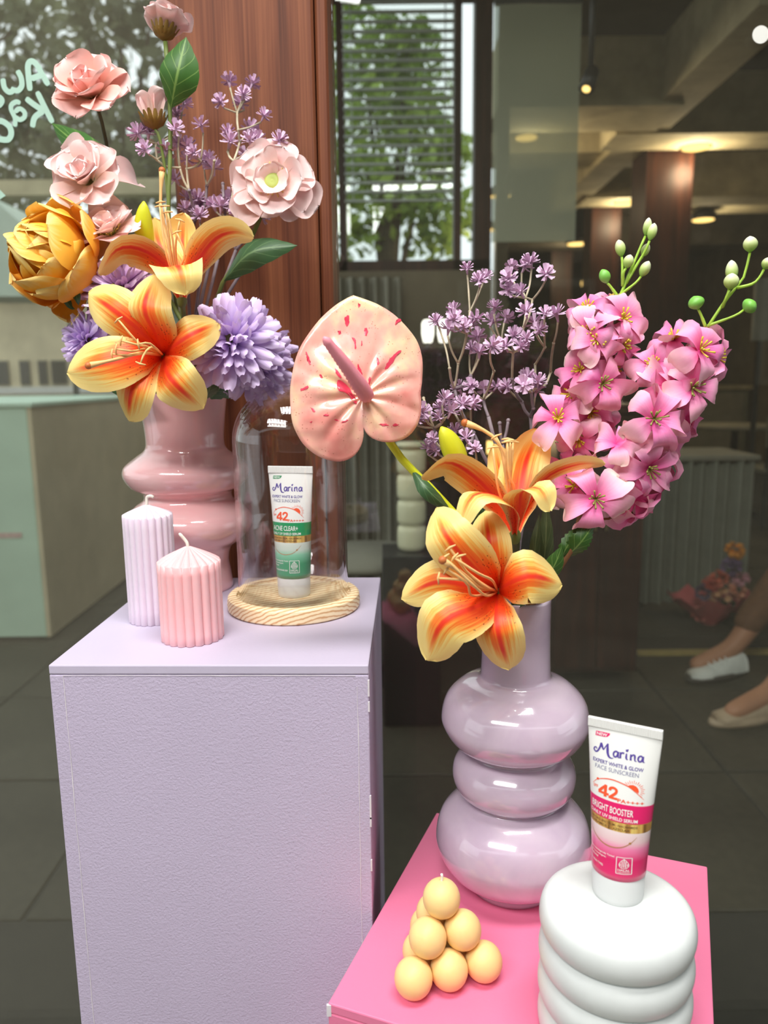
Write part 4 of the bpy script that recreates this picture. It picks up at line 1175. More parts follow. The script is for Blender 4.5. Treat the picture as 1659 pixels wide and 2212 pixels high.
    # certification mark: frame, leaf shape of upright strokes, word
    fx0, fx1, fy0, fy1 = 24, 166, 1570, 1762
    mk = [([(fx0, fy0), (fx1, fy0)], 7), ([(fx1, fy0), (fx1, fy1)], 7), ([(fx1, fy1), (fx0, fy1)], 7), ([(fx0, fy1), (fx0, fy0)], 7)]
    for dx, top_, bot in ((-34, 1640, 1670), (-17, 1612, 1684), (0, 1586, 1684), (17, 1612, 1684), (34, 1640, 1670)): mk.append(([(95+dx, top_), (95+dx, bot)], 8))
    mk += [([(95, 1584), (62, 1622), (50, 1660), (70, 1690), (95, 1698)], 6), ([(95, 1584), (128, 1622), (140, 1660), (120, 1690), (95, 1698)], 6)]
    strokes('certification_mark', mk, WH)
    txt('certification_text', 'HALAL', 40, 152, 1706, 1730, WH, .02)
    txt('certification_text', 'INDONESIA', 40, 152, 1738, 1750, WH, .01)
    return o
t = NT('tube_white'); MAT['tube_white'] = t.fin(t.pbr(srgb(238, 238, 234), 0.35))
t = NT('frosted_cap'); MAT['cap'] = t.fin(t.pbr(srgb(232, 234, 233), 0.35, Transmission_Weight=0.15, IOR=1.3, Subsurface_Weight=0.0))
for k_, c_ in (('ink_violet', (84, 66, 150)), ('ink_slate', (112, 112, 150)), ('ink_orange', (240, 88, 48)), ('ink_gold', (176, 126, 66)), ('ink_brown', (96, 70, 40))):
    t = NT(k_); MAT[k_] = t.fin(t.pbr(srgb(*c_), 0.4))
t = NT('ink_green'); MAT['ink_green'] = t.fin(t.pbr(srgb(32, 138, 84), 0.4))
t = NT('ink_magenta'); MAT['ink_magenta'] = t.fin(t.pbr(srgb(222, 34, 104), 0.4))
gt = PZ(636, 1284, ZL+.0162); print('green tube', gt)
sunscreen('sunscreen_tube', gt, radians(-12), (srgb(34, 148, 92), srgb(120, 196, 156), MAT['ink_green']), 'ACNE CLEAR+', 'FOR ACNE PRONE SKIN', 'white and green face sunscreen tube standing under the glass dome')
pt_ = PZ(1334, 1925, ZPD); print('pink tube', pt_)
sunscreen('sunscreen_tube', pt_, radians(-29), (srgb(226, 34, 106), srgb(240, 130, 174), MAT['ink_magenta']), 'BRIGHT BOOSTER', 'ALL SKIN TYPES', 'white and magenta face sunscreen tube standing on the white ring pedestal', 1.06, 0.955)

# ================================================================== flowers
random.seed(21)
LILY = [(0, .16), (.12, .34), (.3, .74), (.5, .98), (.62, 1.0), (.78, .9), (.9, .68), (.97, .4), (1, .05)]
ROUND = [(0, .16), (.25, .48), (.5, .82), (.68, 1.0), (.8, .98), (.88, .88), (.94, .7), (.975, .48), (1, .06)]
STRAP = [(0, .3), (.3, .7), (.65, 1.0), (.88, .9), (1, .45)]
LEAF = [(0, .05), (.12, .45), (.35, .95), (.5, 1.0), (.7, .8), (.88, .38), (1, .02)]
FLORET = [(0, .2), (.25, .55), (.55, .95), (.7, 1.0), (.82, .95), (.9, .8), (.96, .55), (1, .06)]

def petal(mb, pts, W, axis, prof, cup=.25, nu=7, nv=12, ruffle=0.0, tipround=0.0, side=None, groove=0.0, rnd=None, twist=0.0):
    """petal surface through pts; axis = flower axis (the face of the petal), W = half width"""
    c = catmull(pts, 41)
    d = (V(pts[-1])-V(pts[0]))
    sd0 = V(side) if side is not None else V(axis).cross(d)
    if sd0.length < 1e-9: sd0 = V((1, 0, 0))
    sd0.normalize()
    rows, uv = [], []
    ph = (rnd or random).uniform(0, 6.28)
    for i in range(nv+1):
        f = i/nv
        f = 1-(1-f)**1.75
        x = f*40; k = min(39, int(x)); p = c[k].lerp(c[k+1], x-k)
        t = (c[min(40, k+2)]-c[max(0, k-1)]).normalized()
        sd = (sd0 - t*sd0.dot(t))
        sd = sd.normalized() if sd.length > 1e-6 else sd0
        if twist: sd = Matrix.Rotation(twist*f, 3, t) @ sd
        n = sd.cross(t)                      # upper face
        if i == 0 and n.dot(V(axis)) < 0 and side is None: pass
        w_ = W*table(prof, f)
        row = []
        for j in range(nu):
            s_ = -1+2*j/(nu-1)
            q = p + sd*s_*w_ + n*(cup*w_*(s_*s_) - groove*w_*max(0, 1-abs(s_)*3))
            if ruffle: q = q + n*ruffle*W*f*f*abs(s_)**1.5*sin(ph+f*9+s_*5.0) + t*ruffle*W*.5*f**4*sin(ph*2+s_*7)
            if tipround: q = q - t*tipround*w_*s_*s_*f**3
            row.append(q); uv.append((.5+s_/2, f))
        rows.append(row)
    mb.grid(rows, uv)
    return mb

def at(p): return P(*p)
def ctr(pts):
    return sum((V(p) for p in pts), V((0, 0, 0)))/len(pts)

def bezpts(*p): return [at(q) for q in p]

# ---------------------------------------------------------------- lilies
def bloom(parent, axis, base, petals, stamens, pistil):
    b = at(base)
    mb = MB().ball(b, .0055, 10, 8, (1, 1, 1.4))
    o = mb.build('bloom', MAT['stem'], parent)
    for pts, wpx, opt in petals:
        q = [b]+[at(x) for x in pts]
        W = wpx*mpp(ctr(q))/2*1.13
        mb = MB()
        petal(mb, q, W, axis, LILY, **{**dict(cup=.22, nu=9, nv=18, groove=.07, ruffle=.05), **opt})
        mb.build('petal', MAT['lily'], o)
    for pts in stamens:
        q = catmull([b]+[at(x) for x in pts], 14)
        MB().tube(q, [.0011]*13+[.0008], 6).build('stamen', MAT['stamen'], o)
        t_ = (q[-1]-q[-3]).normalized(); s_ = t_.cross(V((0, 1, 0))).normalized()
        MB().tube([q[-1]-s_*.005, q[-1]+t_*.0008, q[-1]+s_*.005], [.0006, .0011, .0006], 6).build('anther', MAT['stamen'], o)
    q = catmull([b]+[at(x) for x in pistil], 16)
    MB().tube(q, [.0016]*13+[.0016, .0024, .0032], 8).build('pistil', MAT['stamen'], o)
    MB().ball(q[-1], .0034, 10, 8).build('stigma', MAT['pistil_tip'], o)
    return o
def stem(parent, pts, r, mat='stem', name='stem', n=16):
    return MB().tube(catmull(pts, n), r, 8).build(name, MAT[mat], parent)
def bud(parent, pts, rpx, mat='bud', name='bud'):
    q = catmull(pts, 14); r = rpx*mpp(q[7])
    pr_ = [.12, .4, .62, .78, .9, .97, 1, 1, .97, .9, .8, .66, .45, .1]
    mb = MB().tube(q, [r*x for x in pr_], 12)
    for i, p in enumerate(mb.v):             # three soft ribs
        k, j = divmod(i, 12)
        if k < 14: mb.v[i] = q[k]+(p-q[k])*(1+.06*cos(j*pi/2))
    return mb.build(name, MAT[mat], parent)
def leaf(parent, pts, wpx, mat='leaf', axis=(0, -1, 0), cup=.25, name='leaf', ruffle=.0):
    q = [V(p) for p in pts]
    W = wpx*mpp(ctr(q))/2
    mb = MB(); petal(mb, q, W, V(axis), LEAF, cup=cup, nu=7, nv=14, ruffle=ruffle, groove=.08)
    return mb.build(name, MAT[mat], parent)

def z2(x, y, Y): return (x*.434, 420+y*.434, Y)
def z5(x, y, Y): return (840+x*.3014, 880+y*.3014, Y)
vtopL = VLC+V((0, 0, .235)); vtopR = VRC+V((0, 0, .295))

LA = root('lily_stem', VLC+V((0.0, -.01, .01)), 'orange and yellow lily stem with two blooms in the pink vase', 'lily', 'orange lily stems')
axA = AX(-.25, .12, 1)
Y = .80
bloom(LA, axA, z2(812, 800, Y+.03), [
    ([z2(700, 680, Y-.005), z2(560, 570, Y-.012), z2(440, 492, Y+.012)], 92, {}),
    ([z2(700, 880, Y+.0), z2(655, 990, Y-.01), z2(640, 1125, Y+.015)], 84, {}),
    ([z2(700, 800, Y-.008), z2(520, 840, Y-.022), z2(335, 885, Y-.002)], 104, {}),
    ([z2(775, 690, Y-.008), z2(722, 560, Y-.022), z2(775, 400, Y-.0)], 98, {}),
    ([z2(890, 740, Y-.008), z2(970, 690, Y-.016), z2(1088, 638, Y+.012)], 80, {}),
    ([z2(830, 880, Y-.012), z2(880, 950, Y-.026), z2(1010, 1068, Y-.004)], 94, {}),
], [[z2(740, 770, Y-.02), z2(680, 730, Y-.045), z2(590, 625, Y-.05)], [z2(740, 760, Y-.02), z2(690, 750, Y-.05), z2(605, 728, Y-.055)],
    [z2(730, 770, Y-.02), z2(660, 780, Y-.05), z2(580, 770, Y-.06)], [z2(740, 790, Y-.02), z2(650, 800, Y-.05), z2(560, 795, Y-.06)],
    [z2(760, 760, Y-.03), z2(720, 790, Y-.05), z2(700, 840, Y-.055)], [z2(780, 770, Y-.03), z2(740, 740, Y-.05), z2(690, 745, Y-.06)]],
    [z2(700, 790, Y-.03), z2(580, 820, Y-.06), z2(440, 852, Y-.075)])
axB = AX(-.05, .9, .45)
Y = .84
bloom(LA, axB, z2(905, 530, Y), [
    ([z2(870, 380, Y+.03), z2(790, 240, Y+.05), z2(770, 115, Y+.05)], 74, dict(side=(1, 0.3, 0))),
    ([z2(900, 380, Y+.03), z2(905, 230, Y+.055), z2(915, 92, Y+.05)], 82, dict(side=(1, -.2, 0))),
    ([z2(850, 390, Y+.01), z2(720, 285, Y+.0), z2(590, 275, Y-.012), z2(495, 400, Y-.015)], 76, dict(side=(.3, -.65, .7))),
    ([z2(960, 380, Y+.01), z2(1060, 235, Y+.005), z2(1160, 190, Y), z2(1262, 214, Y-.005)], 72, dict(side=(.25, .65, -.75), cup=-.22)),
    ([z2(890, 400, Y-.03), z2(880, 360, Y-.055), z2(900, 390, Y-.075), z2(925, 500, Y-.07)], 100, dict(side=(1, .1, .12), cup=-.2)),
    ([z2(940, 420, Y+.02), z2(1000, 330, Y+.04), z2(1030, 260, Y+.06)], 66, dict(side=(.7, -.7, 0))),
], [[z2(850, 350, Y-.02), z2(830, 200, Y-.02), z2(800, 40, Y-.025)], [z2(860, 350, Y-.02), z2(840, 200, Y-.03), z2(820, 60, Y-.03)], [z2(870, 350, Y-.02), z2(860, 230, Y-.03), z2(835, 90, Y-.035)],
    [z2(880, 350, Y-.02), z2(875, 240, Y-.035), z2(895, 130, Y-.04)], [z2(900, 370, Y-.03), z2(920, 300, Y-.04), z2(880, 190, Y-.045)], [z2(850, 370, Y-.03), z2(820, 260, Y-.04), z2(795, 60, Y-.04)]],
    [z2(860, 330, Y-.02), z2(805, 120, Y-.02), z2(800, 0, Y-.02), z2(806, -120, Y-.02)])
bud(LA, bezpts(z2(745, 330, .88), z2(718, 180, .87), z2(716, 34, .86)), 20)
fork = at((398, 700, .87))
stem(LA, [VLC+V((.005, 0, .02)), vtopL+V((0, -.005, -.03)), fork], .0032)
stem(LA, [fork, at((395, 668, .85)), at(z2(905, 530, .84))], .0028)
stem(LA, [fork, at((375, 740, .86)), at(z2(812, 800, .83))], .0028)
stem(LA, [fork, at((350, 620, .89)), at(z2(745, 330, .88))], .0026)
leaf(LA, bezpts((398, 730, .87), (372, 690, .875), (370, 655, .88)), 30, 'leaf_deep')

LD = root('lily_stem', VRC+V((0.0, -.008, .012)), 'orange and yellow lily stem with two blooms in the lilac vase', 'lily', 'orange lily stems')
axD = AX(-.3, .15, 1)
Y = .632
bloom(LD, axD, z5(780, 1320, Y+.03), [
    ([z5(750, 1180, Y+.01), z5(720, 960, Y+.004), z5(690, 740, Y+.03)], 80, {}),
    ([z5(620, 1290, Y+.0), z5(350, 1250, Y-.004), z5(90, 1370, Y+.02)], 84, {}),
    ([z5(640, 1180, Y-.01), z5(420, 930, Y-.024), z5(335, 725, Y+.002)], 104, {}),
    ([z5(650, 1420, Y-.012), z5(390, 1540, Y-.028), z5(275, 1815, Y-.008)], 108, {}),
    ([z5(770, 1480, Y-.006), z5(790, 1640, Y-.016), z5(865, 1880, Y+.004)], 92, {}),
    ([z5(870, 1260, Y-.012), z5(1020, 1210, Y-.024), z5(1240, 1270, Y+.004)], 100, {}),
], [[z5(700, 1290, Y-.015), z5(560, 1180, Y-.04), z5(440, 1010, Y-.05)], [z5(680, 1270, Y-.015), z5(540, 1160, Y-.045), z5(510, 1070, Y-.05)],
    [z5(740, 1240, Y-.02), z5(640, 1190, Y-.045), z5(470, 1080, Y-.055)], [z5(640, 1300, Y-.02), z5(540, 1240, Y-.05), z5(360, 1225, Y-.05)],
    [z5(600, 1350, Y-.02), z5(560, 1260, Y-.05), z5(420, 1160, Y-.055)], [z5(700, 1350, Y-.02), z5(600, 1270, Y-.05), z5(400, 1080, Y-.06)]],
    [z5(650, 1280, Y-.02), z5(500, 1170, Y-.05), z5(385, 1095, Y-.06)])
axC = AX(-.1, .85, .5)
Y = .685
bloom(LD, axC, z5(905, 925, Y), [
    ([z5(880, 700, Y+.03), z5(800, 450, Y+.05), z5(755, 262, Y+.05)], 66, dict(side=(1, 0.3, 0))),
    ([z5(930, 700, Y+.02), z5(980, 400, Y+.035), z5(1090, 148, Y+.03)], 94, dict(side=(1, -.1, .2))),
    ([z5(820, 730, Y+.005), z5(620, 510, Y-.008), z5(420, 400, Y-.018), z5(235, 508, Y-.02)], 84, dict(side=(.4, -.6, .75))),
    ([z5(980, 730, Y+.01), z5(1130, 510, Y+.005), z5(1350, 415, Y), z5(1550, 405, Y-.005)], 60, dict(side=(.2, .75, -.65), cup=-.2)),
    ([z5(880, 740, Y-.025), z5(770, 640, Y-.05), z5(600, 640, Y-.07), z5(490, 890, Y-.07)], 66, dict(side=(.6, -.75, -.2), cup=.2)),
    ([z5(940, 730, Y-.025), z5(960, 610, Y-.05), z5(1080, 590, Y-.066), z5(1155, 745, Y-.064)], 80, dict(side=(.8, .6, .15), cup=-.2)),
], [[z5(850, 600, Y-.02), z5(850, 400, Y-.025), z5(770, 210, Y-.03)], [z5(860, 600, Y-.02), z5(840, 420, Y-.03), z5(850, 230, Y-.035)], [z5(870, 600, Y-.02), z5(880, 420, Y-.035), z5(890, 250, Y-.035)],
    [z5(890, 620, Y-.02), z5(870, 500, Y-.035), z5(870, 240, Y-.04)], [z5(900, 600, Y-.03), z5(860, 480, Y-.04), z5(850, 250, Y-.045)], [z5(800, 640, Y-.03), z5(770, 500, Y-.04), z5(745, 290, Y-.04)]],
    [z5(850, 560, Y-.02), z5(800, 280, Y-.02), z5(680, 165, Y-.02), z5(545, 110, Y-.02)])
bud(LD, bezpts(z5(540, 500, .705), z5(450, 290, .697), z5(376, 140, .69)), 25)
fork = at((1112, 1200, .695))
stem(LD, [VRC+V((.004, 0, .03)), vtopR+V((0, -.002, -.05)), at((1112, 1290, .70)), fork], .0036, 'stem_dark')
stem(LD, [fork, at((1114, 1175, .69)), at(z5(905, 925, .685))], .004, 'stem_dark')
stem(LD, [fork, at((1095, 1240, .69)), at(z5(780, 1320, .662))], .0032, 'stem_dark')
stem(LD, [fork, at((1040, 1080, .71)), at(z5(540, 500, .705))], .0026)
leaf(LD, bezpts((1070, 1175, .71), (1030, 1110, .715), (990, 1075, .71)), 36, 'leaf_deep')
leaf(LD, bezpts((1105, 1310, .70), (1140, 1290, .675), (1175, 1285, .68)), 40, 'leaf_deep', (0, -.4, 1))

# ---------------------------------------------------------------- anthurium
AN = root('anthurium', VRC+V((-.01, 0, .012)), 'pink speckled anthurium leaning out of the lilac vase in front of the dome', 'anthurium')
def z3(x, y): return (620+x*.1869, 620+y*.1869)
out = [(765, 95), (900, 140), (1060, 205), (1240, 320), (1400, 480), (1510, 640), (1565, 840), (1562, 1080), (1545, 1220), (1552, 1340), (1540, 1500), (1480, 1640), (1380, 1740), (1240, 1790), (1100, 1788), (980, 1745), (905, 1670), (872, 1560), (864, 1440),
       (878, 1620), (885, 1720), (850, 1850), (770, 1955), (650, 2012), (520, 2010), (350, 1950), (200, 1830), (110, 1690), (60, 1560), (40, 1400), (35, 1200), (50, 1060), (90, 860), (160, 680), (270, 510), (400, 350), (560, 210), (690, 130)]
AC = (880, 1270)
dense = [V(p) for p in (catmull([V((x, y, 0)) for x, y in out+[out[0]]], 161)[:-1])]
def an_h(x, y):                      # relief towards the viewer, metres
    dx, dy = (x-AC[0])/760, (y-AC[1])/760
    r = sqrt(dx*dx+dy*dy); g = atan2(dx, -dy)
    lobes = [-2.75, -2.2, -1.55, -.95, -.45, .08, .55, 1.05, 1.65, 2.3, 2.8]
    vein = 0
    for k, L0 in enumerate(lobes):
        dg = (g-L0-.25*r*(1 if L0 > 0 else -1))
        vein = max(vein, exp(-(dg/ (.10+.03/(r+.08)))**2))
    puff = sin(min(1, r/1.0)*pi)*0.0055
    bump_ = .0009*noise.noise(V((x/140, y/140, 0)))+.0005*noise.noise(V((x/60, y/60, 3)))
    return puff*(1-.55*vein) + bump_*min(1, r*2) - .010*r*r + .010*max(0, (-dy))*r
def an_p(x, y, off=0.0):
    Yd = .668 + (y-1000)/1000*-.014 + (x-800)/800*.012
    p = P(*z3(x, y), Yd)
    d = (CAM-p).normalized()
    return p + d*(an_h(x, y)+off)
mb = MB(); rings = 18; n = len(dense); rows = []
for k in range(rings+1):
    f = .012+(1-.012)*k/rings
    rows.append([an_p(AC[0]+(q.x-AC[0])*f, AC[1]+(q.y-AC[1])*f) for q in dense])
rows.append([p+V((0, .0035, 0)) for p in rows[-1]])
mb.grid(rows, [(0, 0)]*(n*(rings+2)), wrap=True)
mb.f.append(tuple(range(n)))
def m_anth():
    t = NT('anthurium_spathe')
    co = t.coord('Object')
    n1 = t.n('TexNoise', None, Vector=co, Scale=22.0, Detail=3.0)
    n2 = t.n('TexNoise', None, Vector=co, Scale=75.0, Detail=4.0)
    f = t.math('ADD', t.math('MULTIPLY', n1.outputs[0], .7), t.math('MULTIPLY', n2.outputs[0], .3))
    col = t.ramp(f, [(0.36, srgb(240, 150, 140)), (0.5, srgb(246, 178, 162)), (0.64, srgb(248, 214, 170))])
    vo = t.n('TexVoronoi', None, Vector=co, Scale=420.0)
    keep = t.n('TexNoise', None, Vector=co, Scale=140.0)
    sp = t.math('MULTIPLY', t.math('LESS_THAN', vo.outputs[0], .22), t.math('GREATER_THAN', keep.outputs[0], .56))
    col = t.mix(t.math('MULTIPLY', sp, .6), col, srgb(176, 88, 70))
    return t.fin(t.pbr(col, 0.28, Coat_Weight=.35, Coat_Roughness=.15, Subsurface_Weight=.1, Subsurface_Radius=(.01, .005, .004), Subsurface_Scale=.3))
MAT['anth'] = m_anth()
sp_ = mb.build('spathe', MAT['anth'], AN)
t = NT('anthurium_splash'); MAT['splash'] = t.fin(t.pbr(srgb(226, 66, 92), .3, Coat_Weight=.3))
random.seed(5)
BL = [[(665, 345), (712, 328), (718, 420), (692, 452), (668, 400)], [(588, 505), (620, 512), (628, 538), (604, 545)], [(892, 485), (918, 470), (934, 505), (920, 562), (896, 545)], [(748, 578), (790, 600), (800, 710), (780, 700), (772, 630)],
      [(856, 625), (868, 620), (870, 668), (858, 672)], [(1250, 405), (1285, 365), (1320, 385), (1280, 415), (1252, 442)], [(216, 742), (245, 790), (278, 885), (255, 885), (230, 830)], [(1125, 955), (1150, 890), (1200, 815), (1290, 738), (1328, 745), (1270, 790), (1225, 870), (1170, 930)],
      [(1036, 810), (1055, 825), (1066, 880), (1045, 905), (1036, 860)], [(820, 885), (850, 950), (876, 1020), (872, 1070), (845, 1040), (815, 975)], [(555, 930), (590, 970), (632, 1040), (605, 1050), (570, 1000)],
      [(572, 1110), (590, 1070), (640, 1090), (700, 1140), (740, 1200), (800, 1300), (812, 1352), (770, 1335), (730, 1270), (660, 1215), (600, 1200), (578, 1150)], [(370, 1010), (395, 1012), (410, 1040), (395, 1058)], [(275, 1392), (300, 1400), (326, 1440), (300, 1442)],
      [(415, 1475), (450, 1466), (484, 1480), (450, 1492), (420, 1488)], [(545, 1530), (575, 1528), (605, 1548), (575, 1550)], [(625, 1565), (670, 1540), (708, 1536), (680, 1558), (640, 1570)], [(262, 1560), (288, 1552), (280, 1572)], [(150, 1180), (235, 1140), (242, 1170), (170, 1200)],
      [(1058, 1585), (1130, 1578), (1180, 1600), (1110, 1605)], [(1215, 1600), (1250, 1580), (1290, 1598), (1240, 1615)], [(820, 185), (850, 205), (828, 240)], [(945, 1040), (968, 1050), (955, 1120), (940, 1135)]]
for ps in BL:
    q = catmull([V((x, y, 0)) for x, y in ps+[ps[0]]], 25)[:-1]
    q = [V((p.x+random.uniform(-5, 5), p.y+random.uniform(-5, 5), 0)) for p in q]
    cx, cy = sum(p.x for p in q)/len(q), sum(p.y for p in q)/len(q)
    m_ = len(q)
    vs = [an_p(cx, cy, .0004)]+[an_p(cx+(p.x-cx)*.55, cy+(p.y-cy)*.55, .0004) for p in q]+[an_p(p.x, p.y, .0003) for p in q]
    fs = [(0, 1+i, 1+(i+1) % m_) for i in range(m_)]+[(1+i, 1+m_+i, 1+m_+(i+1) % m_, 1+(i+1) % m_) for i in range(m_)]
    MB().add(vs, fs).build('red_splash', MAT['splash'], sp_)
q0, q1 = P(*z3(900, 1230), .655), P(*z3(425, 580), .618)
pts = catmull([q0+V((0, .012, 0)), q0, q0.lerp(q1, .45)+V((.001, -.003, 0)), q1], 40)
mb = MB(); rad = [table([(0, .0035), (.12, .0066), (.3, .0068), (.6, .0054), (.95, .0036), (1, .0012)], i/39) for i in range(40)]
mb.tube(pts, rad, 16)
for i in range(len(mb.v)):
    k, j = divmod(i, 16)
    if 3 < k < 39: mb.v[i] = pts[k]+(mb.v[i]-pts[k])*(1+.07*(1 if (k+j) % 2 else -1))
t = NT('spadix_pink'); MAT['spadix'] = t.fin(t.pbr(srgb(240, 150, 164), .45))
mb.build('spadix', MAT['spadix'], AN)
stem(AN, [VRC+V((-.005, 0, .03)), vtopR+V((-.012, -.003, -.02)), at((1042, 1190, .70)), at((950, 1075, .70)), at((880, 1005, .695)), at((845, 960, .69)), at((800, 880, .685))], .0036, 'bud', n=28)
leaf(AN, bezpts((890, 1015, .695), (925, 1060, .68), (975, 1105, .69)), 34, 'leaf_deep', (0.3, -1, .3), .5, 'sheath_leaf')

# ---------------------------------------------------------------- generic many-petalled flowers
def petal_frame(axis):
    a = V(axis).normalized(); h = V((0, 0, 1)) if abs(a.z) < .9 else V((1, 0, 0))
    u = a.cross(h).normalized(); v_ = a.cross(u)
    return a, u, v_
def layered(parent, name, c, axis, layers, mat, rnd, prof=ROUND, nu=9, nv=12, eye=None, cupd=.35):
    """layers: (count, length, halfwidth, start angle from axis, end angle, phase, ruffle); angles in degrees"""
    a, u, v_ = petal_frame(axis)
    o = MB().ball(c, layers[-1][1]*.16, 10, 8).build(name, MAT['eye_green' if eye == 'open' else 'calyx'], parent)
    for (cnt, L0, W, a0, a1, ph, rf) in layers:
        for k in range(cnt):
            g = 2*pi*(k+ph)/cnt + rnd.uniform(-.22, .22)
            rad = u*cos(g)+v_*sin(g)
            A0, A1 = radians(a0+rnd.uniform(-9, 9)), radians(a1+rnd.uniform(-14, 14))
            Lp = L0*rnd.uniform(.88, 1.1)
            p = V(c)+a*0; pts = [p.copy()]
            for s_ in range(4):
                th = A0+(A1-A0)*(s_+.5)/4
                p = p+(a*cos(th)+rad*sin(th))*Lp/4; pts.append(p.copy())
            sd = a.cross(rad)
            mb = MB(); petal(mb, pts, W*rnd.uniform(.88, 1.12), a, prof, cup=-cupd*rnd.uniform(.6, 1.3), nu=nu, nv=nv+3, ruffle=rf, tipround=0, side=sd, rnd=rnd)
            mb.build('petal', MAT[mat], o)
    return o
def open_eye(o, c, axis, r, rnd):
    a, u, v_ = petal_frame(axis)
    M = Matrix((u, v_, a)).transposed()
    MB().lathe([(0, .25*r), (r*.5, .3*r), (r*.85, .15*r), (r, -.15*r), (r*.7, -.5*r)], (0, 0, 0), 16)
    mb = MB().lathe([(0, .32*r), (r*.3, .26*r), (r*.6, .36*r), (r*.95, .15*r), (r, -.2*r), (r*.6, -.6*r), (0, -.7*r)], (0, 0, 0), 18)
    mb.v = [V(c)+a*r*.9+(M @ p) for p in mb.v]
    mb.build('seed_head', MAT['eye_green'], o)
    for k in range(16):
        g = 2*pi*k/16+rnd.uniform(-.1, .1); rad = u*cos(g)+v_*sin(g)
        p = V(c)+rad*r*.9+a*r*.3
        MB().tube([p, p+rad*r*.5+a*r*.7, p+rad*r*rnd.uniform(.7, 1.1)+a*r*rnd.uniform(.9, 1.3)], [.0004, .0004, .0007], 5).build('stamen', MAT['eye_yellow'], o)

rnd = random.Random(8)
# two blush blossoms on the left, one stem
B1 = root('ranunculus_stem', VLC+V((-.01, .01, .01)), 'coral pink garden flowers on one stem, left of the post beside the lettering', 'flower', 'pink garden flower stems')
c = at((205, 215, .90))
layered(B1, 'blossom', c, AX(-.1, .55, .8), [(4, .034, .018, 4, 30, 0, .08), (5, .042, .023, 24, 62, .4, .1), (6, .046, .024, 50, 112, .1, .12)], 'coral', rnd)
c2 = at((196, 395, .88))
layered(B1, 'blossom', c2, AX(-.15, .45, .85), [(4, .028, .016, 2, 30, 0, .1), (5, .038, .022, 22, 60, .4, .12), (6, .045, .024, 48, 100, .1, .12), (4, .052, .021, 95, 165, .3, .08)], 'blush', rnd)
stem(B1, [VLC+V((-.008, .004, .03)), vtopL+V((-.02, .01, 0)), at((268, 560, .92)), at((240, 420, .92)), at((228, 300, .91)), c], .0022, 'stem_dark', n=26)
stem(B1, [at((258, 480, .92)), at((235, 440, .91)), c2], .0018, 'stem_dark')
leaf(B1, bezpts((240, 410, .94), (178, 325, .99), (112, 266, 1.02)), 78, 'leaf')
B2 = root('ranunculus_stem', VLC+V((-.012, -.004, .01)), 'small blush pink flower behind the golden peony', 'flower', 'pink garden flower stems')
c = at((240, 510, .865))
o = layered(B2, 'blossom', c, AX(-.15, .75, .6), [(6, .024, .011, 12, 30, 0, .1), (6, .032, .016, 35, 60, .4, .1), (6, .038, .020, 60, 95, .1, .1)], 'blush', rnd, eye='open')
open_eye(o, c, AX(-.15, .75, .6), .009, rnd)
stem(B2, [VLC+V((-.008, 0, .03)), vtopL+V((-.02, -.005, 0)), at((290, 640, .88)), c], .0022)
# two tall ones seen from behind, with a leaf
B3 = root('ranunculus_stem', VLC+V((.004, .008, .01)), 'tall stem with a pale pink flower seen from below and a big green leaf', 'flower', 'pink garden flower stems')
def backed(parent, c, axis, L0, W, n_, mat, spread, rnd):
    o = layered(parent, 'blossom', c, axis, [(n_, L0, W, spread-25, spread+15, 0, .06), (n_, L0*.9, W, spread-45, spread-10, .5, .08)], mat, rnd, prof=ROUND, cupd=.5)
    a, u, v_ = petal_frame(axis)
    for k in range(14):
        g = 2*pi*k/14; rad = u*cos(g)+v_*sin(g)
        pts = [V(c)-a*L0*.12, V(c)+rad*L0*.30-a*L0*.02, V(c)+rad*L0*(.44+.05*(k % 2))+a*L0*.30]
        mb = MB(); petal(mb, pts, L0*.075, a, STRAP, cup=-.3, nu=5, nv=6, side=a.cross(rad)); mb.build('sepal', MAT['sepal'], o)
    MB().lathe([(0, 0), (L0*.12, .0), (L0*.26, L0*.1), (L0*.33, L0*.2)], (0, 0, 0), 16)
    mb = MB().lathe([(L0*.07, -L0*.16), (L0*.16, -L0*.1), (L0*.33, L0*.03), (L0*.36, L0*.12), (0, L0*.14)], (0, 0, 0), 18)
    M = Matrix((u, v_, a)).transposed(); mb.v = [V(c)+(M @ p) for p in mb.v]
    mb.build('receptacle', MAT['sepal'], o)
    return o
c = at((354, 76, .90)); backed(B3, c, AX(.12, 1, -.15), .032, .016, 7, 'blush', 60, rnd)
c2 = at((333, 268, .895)); backed(B3, c2, AX(-.1, 1, -.1), .034, .0125, 6, 'blush', 30, rnd)
stem(B3, [VLC+V((.006, .004, .03)), vtopL+V((.0, .01, 0)), at((366, 500, .90)), at((368, 330, .90)), at((366, 200, .90)), at((357, 90, .90))], .0024, 'stem', n=28)
stem(B3, [at((366, 470, .90)), at((358, 380, .90)), at((345, 300, .895)), at((333, 276, .895))], .0017, 'stem')
leaf(B3, bezpts((370, 232, .895), (384, 160, .88), (402, 80, .885)), 88, 'leaf')
